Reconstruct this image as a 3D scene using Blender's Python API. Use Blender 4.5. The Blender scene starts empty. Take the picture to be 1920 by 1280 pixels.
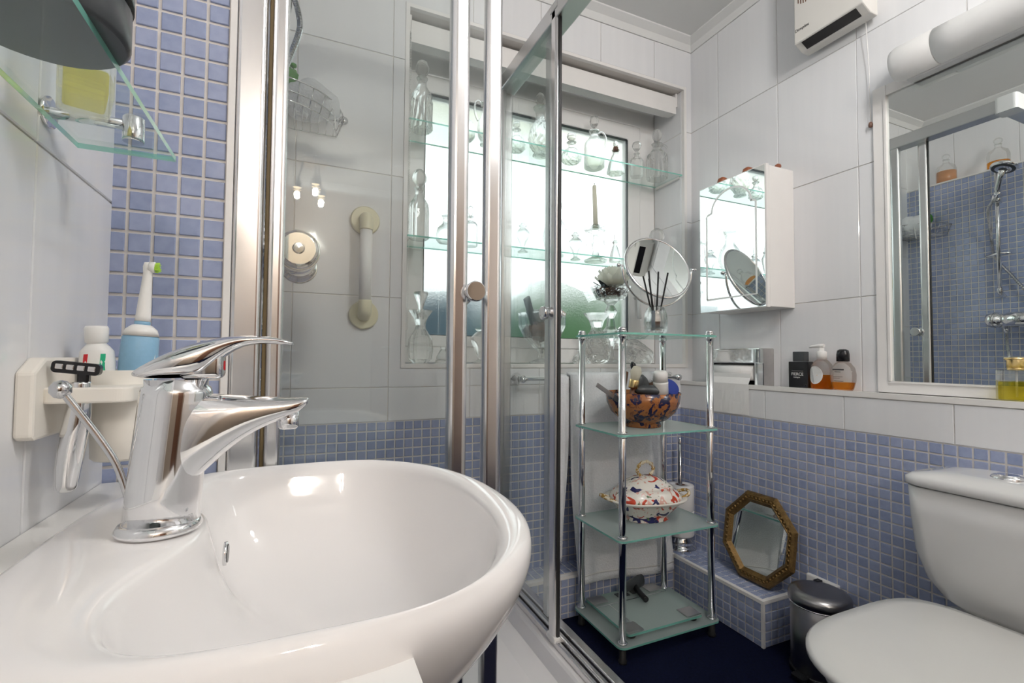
import bpy, bmesh, math, random
from mathutils import Vector, Matrix, Euler
random.seed(7)
PI = math.pi
sc = bpy.context.scene
COL = sc.collection

# ------------------------------------------------------------------ camera
HC = 0.917                                   # eye height above the carpet
YAW, PITCH, ROLL, FPX = 0.41730811, 0.03452707, 0.00724604, 894.69
cy_, sy_ = math.cos(YAW), math.sin(YAW)
fw0 = Vector((sy_, cy_, 0)); rt0 = Vector((cy_, -sy_, 0)); up0 = Vector((0, 0, 1))
FWD = fw0*math.cos(PITCH) + up0*math.sin(PITCH)
u1 = up0*math.cos(PITCH) - fw0*math.sin(PITCH)
RGT = rt0*math.cos(ROLL) + u1*math.sin(ROLL)
UPV = u1*math.cos(ROLL) - rt0*math.sin(ROLL)
cam = bpy.data.cameras.new('camera'); cam.sensor_width = 36.0; cam.lens = 36.0*FPX/1920.0
cam.clip_start = 0.02
camo = bpy.data.objects.new('camera', cam); COL.objects.link(camo)
M = Matrix.Identity(4)
for i in range(3):
    M[i][0] = RGT[i]; M[i][1] = UPV[i]; M[i][2] = -FWD[i]
M[2][3] = HC
camo.matrix_world = M
sc.camera = camo

# ------------------------------------------------------------------ world, daylight, exposure
w = bpy.data.worlds.new('overcast_sky'); sc.world = w; w.use_nodes = True
bg = w.node_tree.nodes['Background']
bg.inputs[0].default_value = (0.96, 0.98, 1.0, 1); bg.inputs[1].default_value = 2.1
sc.view_settings.view_transform = 'Standard'; sc.view_settings.look = 'None'
sc.view_settings.exposure = 0.15; sc.view_settings.gamma = 1.0
sc.view_settings.use_curve_mapping = False
sc.cycles.max_bounces = 11; sc.cycles.diffuse_bounces = 5; sc.cycles.glossy_bounces = 5
sc.cycles.transmission_bounces = 8; sc.cycles.transparent_max_bounces = 24; sc.cycles.adaptive_threshold = .02
sc.cycles.use_denoising = True; sc.cycles.sample_clamp_indirect = 6.0
sc.cycles.blur_glossy = 0.5
pl = bpy.data.lights.new('window_portal', 'AREA'); pl.shape = 'RECTANGLE'; pl.size = 1.0; pl.size_y = 1.0
pl.cycles.is_portal = True
plo = bpy.data.objects.new('window_portal', pl); COL.objects.link(plo)
plo.location = (0.90, 1.86, 1.46); plo.rotation_euler = (-PI/2, 0, 0)   # opens into the room

# ------------------------------------------------------------------ room constants (metres)
XW = -0.2485      # left wall face
XB = -0.100       # tiled shower box-out face
YS = 0.8346       # end face of the box-out
YB = 1.600        # window wall
XR = 1.5795       # right wall, upper part
XL = 1.510        # right wall, built-out lower part
YF = -2.45        # wall behind the camera
ZC = 2.335        # ceiling
ZM = 0.707        # top of mosaic
ZL = 0.821        # ledge
ZBX = 1.906       # top of shower box-out
WX0, WX1, WZ0, WZ1, WY = 0.318, 1.535, 0.893, 2.114, 1.79   # window opening
PITCHM = 0.0300

# ------------------------------------------------------------------ materials
def nt(m):
    return m.node_tree.nodes, m.node_tree.links
def mat(name, col, rough=0.4, metal=0.0, trans=0.0, ior=1.45, coat=0.0, emit=None, es=0.0, noise=0.0, nscale=20, bump=0.0, bscale=60, sub=0.0, spec=0.5, sheen=0.0):
    m = bpy.data.materials.new(name); m.use_nodes = True
    N, L = nt(m); b = N['Principled BSDF']
    c = tuple(col)+(1,)
    b.inputs['Base Color'].default_value = c; b.inputs['Roughness'].default_value = rough
    b.inputs['Metallic'].default_value = metal; b.inputs['Transmission Weight'].default_value = trans
    b.inputs['IOR'].default_value = ior; b.inputs['Coat Weight'].default_value = coat
    b.inputs['Specular IOR Level'].default_value = spec
    if sheen: b.inputs['Sheen Weight'].default_value = sheen
    if sub:
        b.inputs['Subsurface Weight'].default_value = sub; b.inputs['Subsurface Radius'].default_value = (.01, .008, .006)
    if emit:
        b.inputs['Emission Color'].default_value = tuple(emit)+(1,); b.inputs['Emission Strength'].default_value = es
    tc = N.new('ShaderNodeTexCoord')
    if noise:
        n = N.new('ShaderNodeTexNoise'); n.inputs['Scale'].default_value = nscale; n.inputs['Detail'].default_value = 4
        mx = N.new('ShaderNodeMix'); mx.data_type = 'RGBA'
        mx.inputs[6].default_value = tuple(max(0, v*(1-noise)) for v in col)+(1,)
        mx.inputs[7].default_value = tuple(min(1, v*(1+noise)) for v in col)+(1,)
        L.new(tc.outputs['Object'], n.inputs['Vector']); L.new(n.outputs['Fac'], mx.inputs[0])
        L.new(mx.outputs[2], b.inputs['Base Color'])
    if bump:
        n2 = N.new('ShaderNodeTexNoise'); n2.inputs['Scale'].default_value = bscale; n2.inputs['Detail'].default_value = 3
        bp = N.new('ShaderNodeBump'); bp.inputs['Strength'].default_value = bump; bp.inputs['Distance'].default_value = 0.002
        L.new(tc.outputs['Object'], n2.inputs['Vector']); L.new(n2.outputs['Fac'], bp.inputs['Height'])
        L.new(bp.outputs['Normal'], b.inputs['Normal'])
    return m
def thin_glass(name, tint, ior=1.45, extra=0.0):
    m = bpy.data.materials.new(name); m.use_nodes = True
    N, L = nt(m); N.remove(N['Principled BSDF']); out = N['Material Output']
    t = N.new('ShaderNodeBsdfTransparent'); t.inputs[0].default_value = tuple(tint)+(1,)
    g = N.new('ShaderNodeBsdfGlossy'); g.inputs['Roughness'].default_value = 0.0; g.inputs[0].default_value = (.95, .98, .97, 1)
    lw = N.new('ShaderNodeLayerWeight'); lw.inputs[0].default_value = .5
    pw = N.new('ShaderNodeMath'); pw.operation = 'POWER'; pw.inputs[1].default_value = 5.0
    f = N.new('ShaderNodeMath'); f.operation = 'MULTIPLY_ADD'; r0 = ((ior-1)/(ior+1))**2; f.inputs[1].default_value = .75; f.inputs[2].default_value = r0
    L.new(lw.outputs['Facing'], pw.inputs[0]); L.new(pw.outputs[0], f.inputs[0])
    mx = N.new('ShaderNodeMixShader')
    L.new(f.outputs[0], mx.inputs[0]); L.new(t.outputs[0], mx.inputs[1]); L.new(g.outputs[0], mx.inputs[2])
    last = mx
    if extra:
        d = N.new('ShaderNodeBsdfTranslucent'); d.inputs[0].default_value = tuple(tint)+(1,)
        m2 = N.new('ShaderNodeMixShader'); m2.inputs[0].default_value = extra
        df = N.new('ShaderNodeBsdfDiffuse'); df.inputs[0].default_value = (.74, .82, .80, 1); m3 = N.new('ShaderNodeMixShader'); m3.inputs[0].default_value = .5
        L.new(d.outputs[0], m3.inputs[1]); L.new(df.outputs[0], m3.inputs[2])
        L.new(mx.outputs[0], m2.inputs[1]); L.new(m3.outputs[0], m2.inputs[2]); last = m2
    L.new(last.outputs[0], out.inputs[0])
    return m
def crystal_mat(name, tint=(.985, .99, .985), clear=0.45, ior=1.42):
    m = bpy.data.materials.new(name); m.use_nodes = True
    N, L = nt(m); N.remove(N['Principled BSDF']); out = N['Material Output']
    g = N.new('ShaderNodeBsdfGlass'); g.inputs[0].default_value = tuple(tint)+(1,); g.inputs['Roughness'].default_value = 0.0
    g.inputs['IOR'].default_value = ior
    t = N.new('ShaderNodeBsdfTransparent'); t.inputs[0].default_value = tuple(tint)+(1,)
    mx = N.new('ShaderNodeMixShader'); mx.inputs[0].default_value = clear
    L.new(g.outputs[0], mx.inputs[1]); L.new(t.outputs[0], mx.inputs[2]); L.new(mx.outputs[0], out.inputs[0])
    return m
def mosaic_mat():
    m = bpy.data.materials.new('blue_mosaic_glaze'); m.use_nodes = True
    N, L = nt(m); b = N['Principled BSDF']; b.inputs['Roughness'].default_value = 0.16; b.inputs['Specular IOR Level'].default_value = .45
    geo = N.new('ShaderNodeNewGeometry')
    n = N.new('ShaderNodeTexNoise'); n.inputs['Scale'].default_value = 70; n.inputs['Detail'].default_value = 5
    ad = N.new('ShaderNodeMath'); ad.operation = 'MULTIPLY_ADD'; ad.inputs[1].default_value = 0.45
    cr = N.new('ShaderNodeValToRGB')
    cr.color_ramp.elements[0].position = .15; cr.color_ramp.elements[0].color = (.235, .285, .445, 1)
    cr.color_ramp.elements[1].position = 1.0; cr.color_ramp.elements[1].color = (.35, .395, .555, 1)
    ob = N.new('ShaderNodeObjectInfo')
    sm = N.new('ShaderNodeMath'); sm.operation = 'ADD'; fr = N.new('ShaderNodeMath'); fr.operation = 'FRACT'
    L.new(geo.outputs['Random Per Island'], sm.inputs[0]); L.new(ob.outputs['Random'], sm.inputs[1]); L.new(sm.outputs[0], fr.inputs[0])
    L.new(geo.outputs['Position'], n.inputs['Vector'])
    L.new(fr.outputs[0], ad.inputs[0]); L.new(n.outputs['Fac'], ad.inputs[2]); L.new(ad.outputs[0], cr.inputs[0])
    L.new(cr.outputs[0], b.inputs['Base Color'])
    return m
def white_tile_mat():
    m = bpy.data.materials.new('white_glazed_tile'); m.use_nodes = True
    N, L = nt(m); b = N['Principled BSDF']; b.inputs['Roughness'].default_value = 0.06
    tc = N.new('ShaderNodeNewGeometry'); mp = N.new('ShaderNodeMapping'); mp.inputs['Scale'].default_value = (38, 38, 2.2)
    n = N.new('ShaderNodeTexNoise'); n.inputs['Scale'].default_value = 1; n.inputs['Detail'].default_value = 3
    mx = N.new('ShaderNodeMix'); mx.data_type = 'RGBA'
    mx.inputs[6].default_value = (.74, .745, .76, 1); mx.inputs[7].default_value = (.80, .80, .81, 1)
    bp = N.new('ShaderNodeBump'); bp.inputs['Strength'].default_value = .05; bp.inputs['Distance'].default_value = .002
    L.new(tc.outputs['Position'], mp.inputs[0]); L.new(mp.outputs[0], n.inputs['Vector']); L.new(n.outputs['Fac'], mx.inputs[0])
    L.new(mx.outputs[2], b.inputs['Base Color']); L.new(n.outputs['Fac'], bp.inputs['Height']); L.new(bp.outputs['Normal'], b.inputs['Normal'])
    return m
def ornate_mat(name, base, spots, scale, thr, rough=.2, metal=0):
    # painted porcelain: irregular coloured blotches on a base colour
    m = bpy.data.materials.new(name); m.use_nodes = True
    N, L = nt(m); b = N['Principled BSDF']; b.inputs['Roughness'].default_value = rough; b.inputs['Metallic'].default_value = metal
    tc = N.new('ShaderNodeTexCoord'); prev = None
    for k, (colr, sc_, th) in enumerate(spots):
        mp = N.new('ShaderNodeMapping'); mp.inputs['Location'].default_value = (k*3.1, k*1.7, k*.9); mp.inputs['Scale'].default_value = (sc_,)*3
        n = N.new('ShaderNodeTexNoise'); n.inputs['Scale'].default_value = 1; n.inputs['Detail'].default_value = 1.5; n.inputs['Distortion'].default_value = 1.2
        cr = N.new('ShaderNodeValToRGB'); cr.color_ramp.elements[0].position = th; cr.color_ramp.elements[1].position = th+.02
        mx = N.new('ShaderNodeMix'); mx.data_type = 'RGBA'
        L.new(tc.outputs['Object'], mp.inputs[0]); L.new(mp.outputs[0], n.inputs['Vector']); L.new(n.outputs['Fac'], cr.inputs[0]); L.new(cr.outputs[0], mx.inputs[0])
        if prev is None: mx.inputs[6].default_value = tuple(base)+(1,)
        else: L.new(prev.outputs[2], mx.inputs[6])
        mx.inputs[7].default_value = tuple(colr)+(1,)
        prev = mx
    L.new(prev.outputs[2], b.inputs['Base Color'])
    return m
def translucent_mat(name, col, fac=.5):
    m = bpy.data.materials.new(name); m.use_nodes = True
    N, L = nt(m); b = N['Principled BSDF']; out = N['Material Output']
    b.inputs['Roughness'].default_value = .5
    tc = N.new('ShaderNodeTexCoord'); n = N.new('ShaderNodeTexNoise'); n.inputs['Scale'].default_value = 40
    mx0 = N.new('ShaderNodeMix'); mx0.data_type = 'RGBA'; mx0.inputs[6].default_value = tuple(v*.94 for v in col)+(1,); mx0.inputs[7].default_value = tuple(col)+(1,)
    L.new(tc.outputs['Object'], n.inputs['Vector']); L.new(n.outputs['Fac'], mx0.inputs[0]); L.new(mx0.outputs[2], b.inputs['Base Color'])
    t = N.new('ShaderNodeBsdfTranslucent'); L.new(mx0.outputs[2], t.inputs[0])
    mx = N.new('ShaderNodeMixShader'); mx.inputs[0].default_value = fac
    L.new(b.outputs[0], mx.inputs[1]); L.new(t.outputs[0], mx.inputs[2]); L.new(mx.outputs[0], out.inputs[0])
    return m
MT = dict(
 tile=white_tile_mat(), mosaic=mosaic_mat(),
 grout=mat('white_grout', (.70, .665, .63), .8, noise=.05, nscale=60, bump=.2),
 wgrout=mat('tile_grout', (.60, .58, .55), .8, noise=.08, nscale=40),
 ceiling=mat('ceiling_paint', (.74, .74, .73), .7, noise=.02, nscale=6, bump=.1, bscale=90),
 trim=mat('white_trim_plastic', (.80, .78, .76), .3, noise=.03, nscale=15),
 upvc=mat('white_window_plastic', (.82, .82, .81), .22, noise=.01),
 carpet=mat('navy_carpet', (.003, .005, .022), .95, noise=.6, nscale=120, bump=.8, bscale=500, spec=.15),
 ceramic=mat('white_sanitary_ceramic', (.85, .83, .822), .045, noise=.01, nscale=3, coat=.0),
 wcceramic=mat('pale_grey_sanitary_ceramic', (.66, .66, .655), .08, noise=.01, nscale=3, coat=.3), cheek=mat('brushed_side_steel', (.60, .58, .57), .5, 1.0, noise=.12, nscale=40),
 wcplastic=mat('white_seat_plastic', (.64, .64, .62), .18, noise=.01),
 chrome=mat('chrome', (.82, .82, .83), .06, 1.0, noise=.02),
 chromed=mat('dark_chrome', (.62, .62, .63), .10, 1.0, noise=.02),
 alu=mat('polished_aluminium', (.78, .77, .77), .20, 1.0, noise=.03, nscale=8),
 alud=mat('satin_aluminium', (.66, .66, .66), .3, 1.0, noise=.03),
 steel=mat('brushed_steel', (.36, .35, .35), .28, 1.0, noise=.1, nscale=30),
 seal=mat('brown_seal', (.23, .17, .08), .5, noise=.1),
 rubber=mat('black_rubber', (.02, .02, .02), .5, noise=.1),
 black=mat('black_plastic', (.012, .012, .014), .25, noise=.1),
 glass=thin_glass('shower_glass', (.948, .960, .956)),
 shelfglass=thin_glass('shelf_glass', (.95, .982, .968), 1.5),
 frostshelf=thin_glass('frosted_shelf_glass', (.88, .935, .92), 1.5, extra=.48),
 edge=mat('green_glass_edge', (.24, .60, .50), .12, trans=.35, ior=1.4, noise=.15, nscale=30),
 crystal=crystal_mat('cut_crystal', clear=.4), clear=crystal_mat('clear_glass', clear=.55),
 mirror=mat('mirror_silver', (.86, .90, .885), .0, 1.0),
 etched=mat('etched_glass', (.85, .88, .86), .5, noise=.02),
 cream=mat('cream_plastic', (.74, .70, .52), .3, noise=.02), whitebar=mat('white_bar_plastic', (.80, .80, .80), .3, noise=.02),
 holder=mat('aged_white_plastic', (.80, .765, .70), .35, noise=.05, nscale=9),
 towel=mat('white_terry', (.82, .83, .86), .95, bump=1.0, bscale=190, noise=.10, nscale=150, sheen=.3),
 paper=mat('white_paper', (.84, .83, .82), .9, bump=.25, bscale=90, noise=.02),
 gold=mat('old_gilt', (.19, .115, .04), .45, .7, noise=.55, nscale=70, bump=1.0, bscale=220),
 goldcap=mat('gold_cap', (.80, .60, .28), .25, 1.0, noise=.05),
 wax=translucent_mat('ivory_wax', (.90, .87, .78), .7),
 brown=mat('brown_pebble', (.16, .085, .06), .5, noise=.5, nscale=60),
 petal=translucent_mat('white_petal', (.94, .93, .86), .62),
 leaf=mat('dark_leaf', (.02, .025, .03), .5, noise=.2),
 reed=mat('black_reed', (.008, .008, .009), .7, noise=.2),
 blue=mat('royal_blue_plastic', (.02, .045, .28), .3, noise=.1), darkgrey=mat('dark_grey_plastic', (.05, .055, .06), .35, noise=.1),
 whiteplastic=mat('white_plastic', (.82, .81, .79), .3, noise=.02),
 ltblue=mat('pale_blue_rubber', (.24, .44, .62), .4, noise=.08, nscale=260),
 green=mat('green_bristle', (.42, .68, .08), .5, noise=.3, nscale=200),
 red=mat('red_plastic', (.62, .02, .03), .3, noise=.05), greenp=mat('green_print', (.02, .42, .22), .4, noise=.05),
 amber=crystal_mat('amber_liquid', (.95, .60, .18), .7, 1.2), yellow=crystal_mat('yellow_liquid', (.93, .88, .42), .7, 1.2),
 peach=mat('peach_liquid', (.80, .42, .22), .15, trans=.3, noise=.03), orange=crystal_mat('orange_liquid', (.95, .62, .22), .7, 1.2),
 heater=mat('cream_heater_plastic', (.72, .70, .66), .35, noise=.02),
 tube=mat('opal_diffuser', (.74, .74, .74), .35, noise=.01),
 opal=translucent_mat('opal_tube', (.88, .88, .87), .35),
 wood=mat('brush_wood', (.14, .06, .03), .5, noise=.3, nscale=50),
 copper=mat('copper_wood', (.28, .09, .04), .4, noise=.3, nscale=40),
 hedge=mat('hedge_leaf', (.03, .085, .03), .8, noise=.6, nscale=8), fence=mat('blue_grey_fence', (.045, .085, .12), .7, noise=.3, nscale=5),
 soil=mat('garden_ground', (.52, .51, .48), .9, noise=.15, nscale=3),
 bowl=ornate_mat('imari_bowl', (.33, .125, .04), [((.012, .012, .05), 27, .495), ((.20, .07, .03), 60, .60)], 20, .5),
 tureen=ornate_mat('imari_tureen', (.80, .76, .70), [((.68, .40, .34), 40, .60), ((.50, .05, .02), 24, .60), ((.02, .02, .10), 22, .60), ((.10, .16, .08), 45, .66)], 20, .5),
 porcelain=mat('cream_porcelain', (.78, .75, .69), .15, noise=.03), gilt=ornate_mat('gilt_porcelain', (.78, .70, .54), [((.45, .26, .06), 60, .5)], 20, .5),
 bulb=mat('warm_bulb', (1, .9, .75), .4, emit=(1, .72, .42), es=9, noise=.01),
)

# ------------------------------------------------------------------ geometry helpers
def chain_off(p):
    o = Vector((0, 0, 0))
    while p is not None:
        o += p.location; p = p.parent
    return o
def mobj(name, V, F, m, parent=None, smooth=False, local=False, mats=None, fm=None):
    me = bpy.data.meshes.new(name)
    if parent is not None and not local:
        o = chain_off(parent); V = [(v[0]-o.x, v[1]-o.y, v[2]-o.z) for v in V]
    me.from_pydata([tuple(v) for v in V], [], F)
    bm = bmesh.new(); bm.from_mesh(me); bmesh.ops.recalc_face_normals(bm, faces=bm.faces[:]); bm.to_mesh(me); bm.free()
    for mm in ([m] if mats is None else mats): me.materials.append(mm)
    if smooth:
        for p in me.polygons: p.use_smooth = True
    if fm:
        for p in me.polygons: p.material_index = fm(p)
    ob = bpy.data.objects.new(name, me); COL.objects.link(ob)
    if parent is not None: ob.parent = parent
    return ob
def bm_obj(name, bm, m, parent=None, smooth=False, local=False):
    V = [tuple(v.co) for v in bm.verts]; bm.verts.index_update()
    F = [[v.index for v in f.verts] for f in bm.faces]; bm.free()
    return mobj(name, V, F, m, parent, smooth, local)
def box(name, a, b, m, parent=None, bev=0.0, seg=2, local=False, smooth=False, edge=None):
    bm = bmesh.new()
    x0, y0, z0 = [min(p, q) for p, q in zip(a, b)]; x1, y1, z1 = [max(p, q) for p, q in zip(a, b)]
    vs = [bm.verts.new(p) for p in [(x0, y0, z0), (x1, y0, z0), (x1, y1, z0), (x0, y1, z0), (x0, y0, z1), (x1, y0, z1), (x1, y1, z1), (x0, y1, z1)]]
    for f in [(3, 2, 1, 0), (4, 5, 6, 7), (0, 1, 5, 4), (1, 2, 6, 5), (2, 3, 7, 6), (3, 0, 4, 7)]:
        bm.faces.new([vs[i] for i in f])
    if bev > 0:
        bmesh.ops.bevel(bm, geom=bm.edges[:], offset=bev, segments=seg, affect='EDGES', profile=.5)
    o = bm_obj(name, bm, m, parent, smooth, local)
    if edge is not None:                       # the two big faces keep m, the rims take the edge material
        o.data.materials.append(edge)
        d = [x1-x0, y1-y0, z1-z0]; ax = d.index(min(d))
        for p in o.data.polygons:
            if abs(p.normal[ax]) < .9: p.material_index = 1
    return o
def loft(name, loops, m, parent=None, smooth=True, caps=(True, True), local=False, closed=True, sub=0):
    n = len(loops[0]); V = [p for l in loops for p in l]; F = []
    for i in range(len(loops)-1):
        for j in range(n if closed else n-1):
            k = (j+1) % n
            F.append([i*n+j, i*n+k, (i+1)*n+k, (i+1)*n+j])
    if caps[0]: F.append(list(range(n))[::-1])
    if caps[1]: F.append([(len(loops)-1)*n+j for j in range(n)])
    o = mobj(name, V, F, m, parent, smooth, local)
    for p in o.data.polygons:
        if len(p.vertices) > 4: p.use_smooth = False
    if sub:
        md = o.modifiers.new('sub', 'SUBSURF'); md.levels = sub; md.render_levels = sub
    return o
def lathe(name, prof, m, parent=None, c=(0, 0, 0), seg=28, smooth=True, local=False, cut=None, sx=1, sy=1, axis='Z', rot=0):
    # prof: (radius, height); cut(i, j) -> radius factor; axis Z / X / Y
    loops = []
    for i, (r, z) in enumerate(prof):
        l = []
        for j in range(seg):
            a = 2*PI*(j + (0.0))/seg + rot
            rr = r*(cut(i, j) if cut else 1)
            x, y = rr*math.cos(a)*sx, rr*math.sin(a)*sy
            p = (x, y, z) if axis == 'Z' else ((z, x, y) if axis == 'X' else (x, z, y))
            l.append((c[0]+p[0], c[1]+p[1], c[2]+p[2]))
        loops.append(l)
    o = loft(name, loops, m, parent, smooth, (prof[0][0] > 1e-5, prof[-1][0] > 1e-5), local)
    def flat(p, q): return (p[0] < 1e-5 or q[0] < 1e-5) and abs(p[1]-q[1]) < .15*abs(p[0]-q[0])
    for i, (p, q) in enumerate(zip(prof[:-1], prof[1:])):      # flat discs stay flat
        if flat(p, q):
            for k in range(i*seg, (i+1)*seg): o.data.polygons[k].use_smooth = False
    return o
def frames(pts):
    pts = [Vector(p) for p in pts]; T = []
    for i in range(len(pts)):
        a = pts[max(0, i-1)]; b = pts[min(len(pts)-1, i+1)]; T.append((b-a).normalized())
    u = T[0].orthogonal().normalized(); out = []
    for i, t in enumerate(T):
        u = (u - t*u.dot(t)); u = u.normalized() if u.length > 1e-6 else t.orthogonal().normalized()
        out.append((pts[i], u, t.cross(u)))
    return out
def smooth_pts(P, n=6, closed=False):
    P = [Vector(p) for p in P]; out = []
    N = len(P)
    for i in range(N if closed else N-1):
        p0 = P[(i-1) % N] if closed or i > 0 else P[i]; p1 = P[i]; p2 = P[(i+1) % N]
        p3 = P[(i+2) % N] if closed or i+2 < N else p2
        for k in range(n):
            t = k/n
            out.append(.5*((2*p1)+(-p0+p2)*t+(2*p0-5*p1+4*p2-p3)*t*t+(-p0+3*p1-3*p2+p3)*t**3))
    if not closed: out.append(P[-1])
    return out
def tube(name, pts, r, m, parent=None, seg=10, local=False, closed=False, smooth=True):
    fr = frames(pts); loops = []
    for i, (p, u, v) in enumerate(fr):
        rr = r[i] if isinstance(r, (list, tuple)) else r
        loops.append([tuple(p + (u*math.cos(2*PI*j/seg) + v*math.sin(2*PI*j/seg))*rr) for j in range(seg)])
    if closed: loops.append(loops[0])
    return loft(name, loops, m, parent, smooth, (not closed, not closed), local)
def prism(name, poly, axis, a, b, m, parent=None, local=False, bev=0):
    # polygon in the plane normal to axis, from a to b
    def P(u, v, t): return {'X': (t, u, v), 'Y': (u, t, v), 'Z': (u, v, t)}[axis]
    n = len(poly); V = [P(u, v, a) for u, v in poly]+[P(u, v, b) for u, v in poly]
    F = [list(range(n)), list(range(n, 2*n))]+[[i, (i+1) % n, n+(i+1) % n, n+i] for i in range(n)]
    if bev:
        bm = bmesh.new(); vs = [bm.verts.new(v) for v in V]
        for f in F: bm.faces.new([vs[i] for i in f])
        bmesh.ops.recalc_face_normals(bm, faces=bm.faces[:])
        bmesh.ops.bevel(bm, geom=bm.edges[:], offset=bev, segments=2, affect='EDGES', profile=.5)
        return bm_obj(name, bm, m, parent, False, local)
    return mobj(name, V, F, m, parent, False, local)
def rrect(x0, x1, y0, y1, r, n=5):
    out = []
    for cx, cy, a0 in [(x1-r, y1-r, 0), (x0+r, y1-r, PI/2), (x0+r, y0+r, PI), (x1-r, y0+r, 1.5*PI)]:
        for k in range(n+1):
            a = a0 + PI/2*k/n; out.append((cx+r*math.cos(a), cy+r*math.sin(a)))
    return out
def ellipse_loop(c, ax, ay, n=24, plane='XY', ex=2.0):
    out = []
    for j in range(n):
        a = 2*PI*j/n; ca, sa = math.cos(a), math.sin(a)
        u = ax*math.copysign(abs(ca)**(2/ex), ca); v = ay*math.copysign(abs(sa)**(2/ex), sa)
        out.append({'XY': (c[0]+u, c[1]+v, c[2]), 'YZ': (c[0], c[1]+u, c[2]+v), 'XZ': (c[0]+u, c[1], c[2]+v)}[plane])
    return out
def tag(o, label, cat, group=None):
    o['label'] = label; o['category'] = cat
    if group: o['group'] = group
    return o
def thing(name, label, cat, loc=(0, 0, 0), rot=(0, 0, 0), group=None):
    o = bpy.data.objects.new(name, None); COL.objects.link(o); o.empty_display_size = .05
    o.location = loc; o.rotation_euler = rot
    return tag(o, label, cat, group)
def struct(o, label=None):
    o['kind'] = 'structure'
    if label: o['label'] = label
    return o
def text(name, body, size, m, parent, loc, rot, local=False, align='CENTER'):
    cu = bpy.data.curves.new(name, 'FONT'); cu.body = body; cu.size = size; cu.align_x = align; cu.extrude = size*.01
    tmp = bpy.data.objects.new(name+'_tmp', cu); COL.objects.link(tmp)
    dg = bpy.context.evaluated_depsgraph_get(); me = bpy.data.meshes.new_from_object(tmp.evaluated_get(dg))
    bpy.data.objects.remove(tmp); me.materials.clear(); me.materials.append(m)
    R = Euler(rot).to_matrix().to_4x4(); R.translation = Vector(loc)
    if not local and parent is not None: R.translation -= chain_off(parent)
    me.transform(R)
    o = bpy.data.objects.new(name, me); COL.objects.link(o); o.parent = parent
    return o
def project(p):
    d = Vector(p)-Vector((0, 0, HC)); z = d.dot(FWD)
    if z < .05: return None
    return 960+FPX*d.dot(RGT)/z, 640-FPX*d.dot(UPV)/z, z

# ------------------------------------------------------------------ tiling
TM = 0.0255                                   # mosaic tessera, joint 4.5 mm
def tile_mesh(name, w_, h_, t, ch, m):
    me = bpy.data.meshes.new(name); a, b = w_/2, h_/2
    V = [(-a, -b, -.001), (a, -b, -.001), (a, b, -.001), (-a, b, -.001), (-a, -b, t-ch), (a, -b, t-ch), (a, b, t-ch), (-a, b, t-ch),
         (-a+ch, -b+ch, t), (a-ch, -b+ch, t), (a-ch, b-ch, t), (-a+ch, b-ch, t)]
    F = [(0, 1, 5, 4), (1, 2, 6, 5), (2, 3, 7, 6), (3, 0, 4, 7), (4, 5, 9, 8), (5, 6, 10, 9), (6, 7, 11, 10), (7, 4, 8, 11), (8, 9, 10, 11)]
    me.from_pydata(V, [], F); me.materials.append(m); return me
MOS = tile_mesh('mosaic_tile', TM, TM, .0025, .0009, MT['mosaic'])
ROT = {'-Y': (PI/2, 0, 0), '-X': (PI/2, 0, -PI/2), '+X': (PI/2, 0, PI/2), '+Z': (0, 0, 0)}
def put(face, c, u, v):
    return {'-Y': (u, c, v), '-X': (c, u, v), '+X': (c, u, v), '+Z': (u, v, c)}[face]
def mosaic(parent, face, c, u0, u1, v0, v1, u_start=None, v_top=True, keep=300, mirror_x=None, name='mosaic_tile', skip=None, pri=None):
    """tesserae laid on plane `face` at c; the grout is the wall surface behind them. The `keep` tesserae that
    show largest are parts of their own, the rest one joined part."""
    cells = []
    def cuts(a, b, start, down):
        out = []; p = PITCHM; k = 0
        g = PITCHM-TM
        if down:
            t = b
            while t > a+.006:
                s = max(a, t-p)
                if t-s-g > .004: out.append((s+g/2, t-g/2))
                t -= p
        else:
            t = start
            while t > a: t -= p
            while t < b-.006:
                s0 = max(a, t); s1 = min(b, t+p)
                if s1-s0-g > .004: out.append((s0+g/2, s1-g/2))
                t += p
        return out
    for (a, b) in cuts(u0, u1, u_start if u_start is not None else u0, False):
        for (e, f) in cuts(v0, v1, v1, v_top):
            uc, vc = (a+b)/2, (e+f)/2
            if skip and skip(uc, vc): continue
            P = put(face, c, uc, vc); q = P if mirror_x is None else (2*mirror_x-P[0], P[1], P[2])
            pr = project(q); s = 0
            if pr and -20 < pr[0] < 1940 and -20 < pr[1] < 1300:
                s = 1/pr[2]**2 * abs((Vector(q)-Vector((0, 0, HC))).normalized()[{'-Y': 1, '-X': 0, '+X': 0, '+Z': 2}[face]])
            if pri and not pri(uc, vc): s *= .001
            cells.append((s, P, b-a, f-e))
    cells.sort(key=lambda t: -t[0])
    rest = []
    for i, (s, P, a, b) in enumerate(cells):
        if i < keep and s > 0:
            o = bpy.data.objects.new(name, MOS); COL.objects.link(o); o.parent = parent
            o.location = Vector(P)-chain_off(parent); o.rotation_euler = ROT[face]; o.scale = (a/TM, b/TM, 1)
        else: rest.append((P, a, b))
    if rest:
        V, F = [], []; R = Euler(ROT[face]).to_matrix(); off = chain_off(parent)
        for P, a, b in rest:
            k = len(V)
            for v in MOS.vertices:
                q = R @ Vector((v.co.x*a/TM, v.co.y*b/TM, v.co.z)); V.append((q.x+P[0]-off.x, q.y+P[1]-off.y, q.z+P[2]-off.z))
            for p in MOS.polygons: F.append([k+i for i in p.vertices])
        me = bpy.data.meshes.new('mosaic_field'); me.from_pydata(V, [], F); me.materials.append(MT['mosaic'])
        o = bpy.data.objects.new('mosaic_field', me); COL.objects.link(o); o.parent = parent; o['kind'] = 'stuff'
_tc = {}
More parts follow.
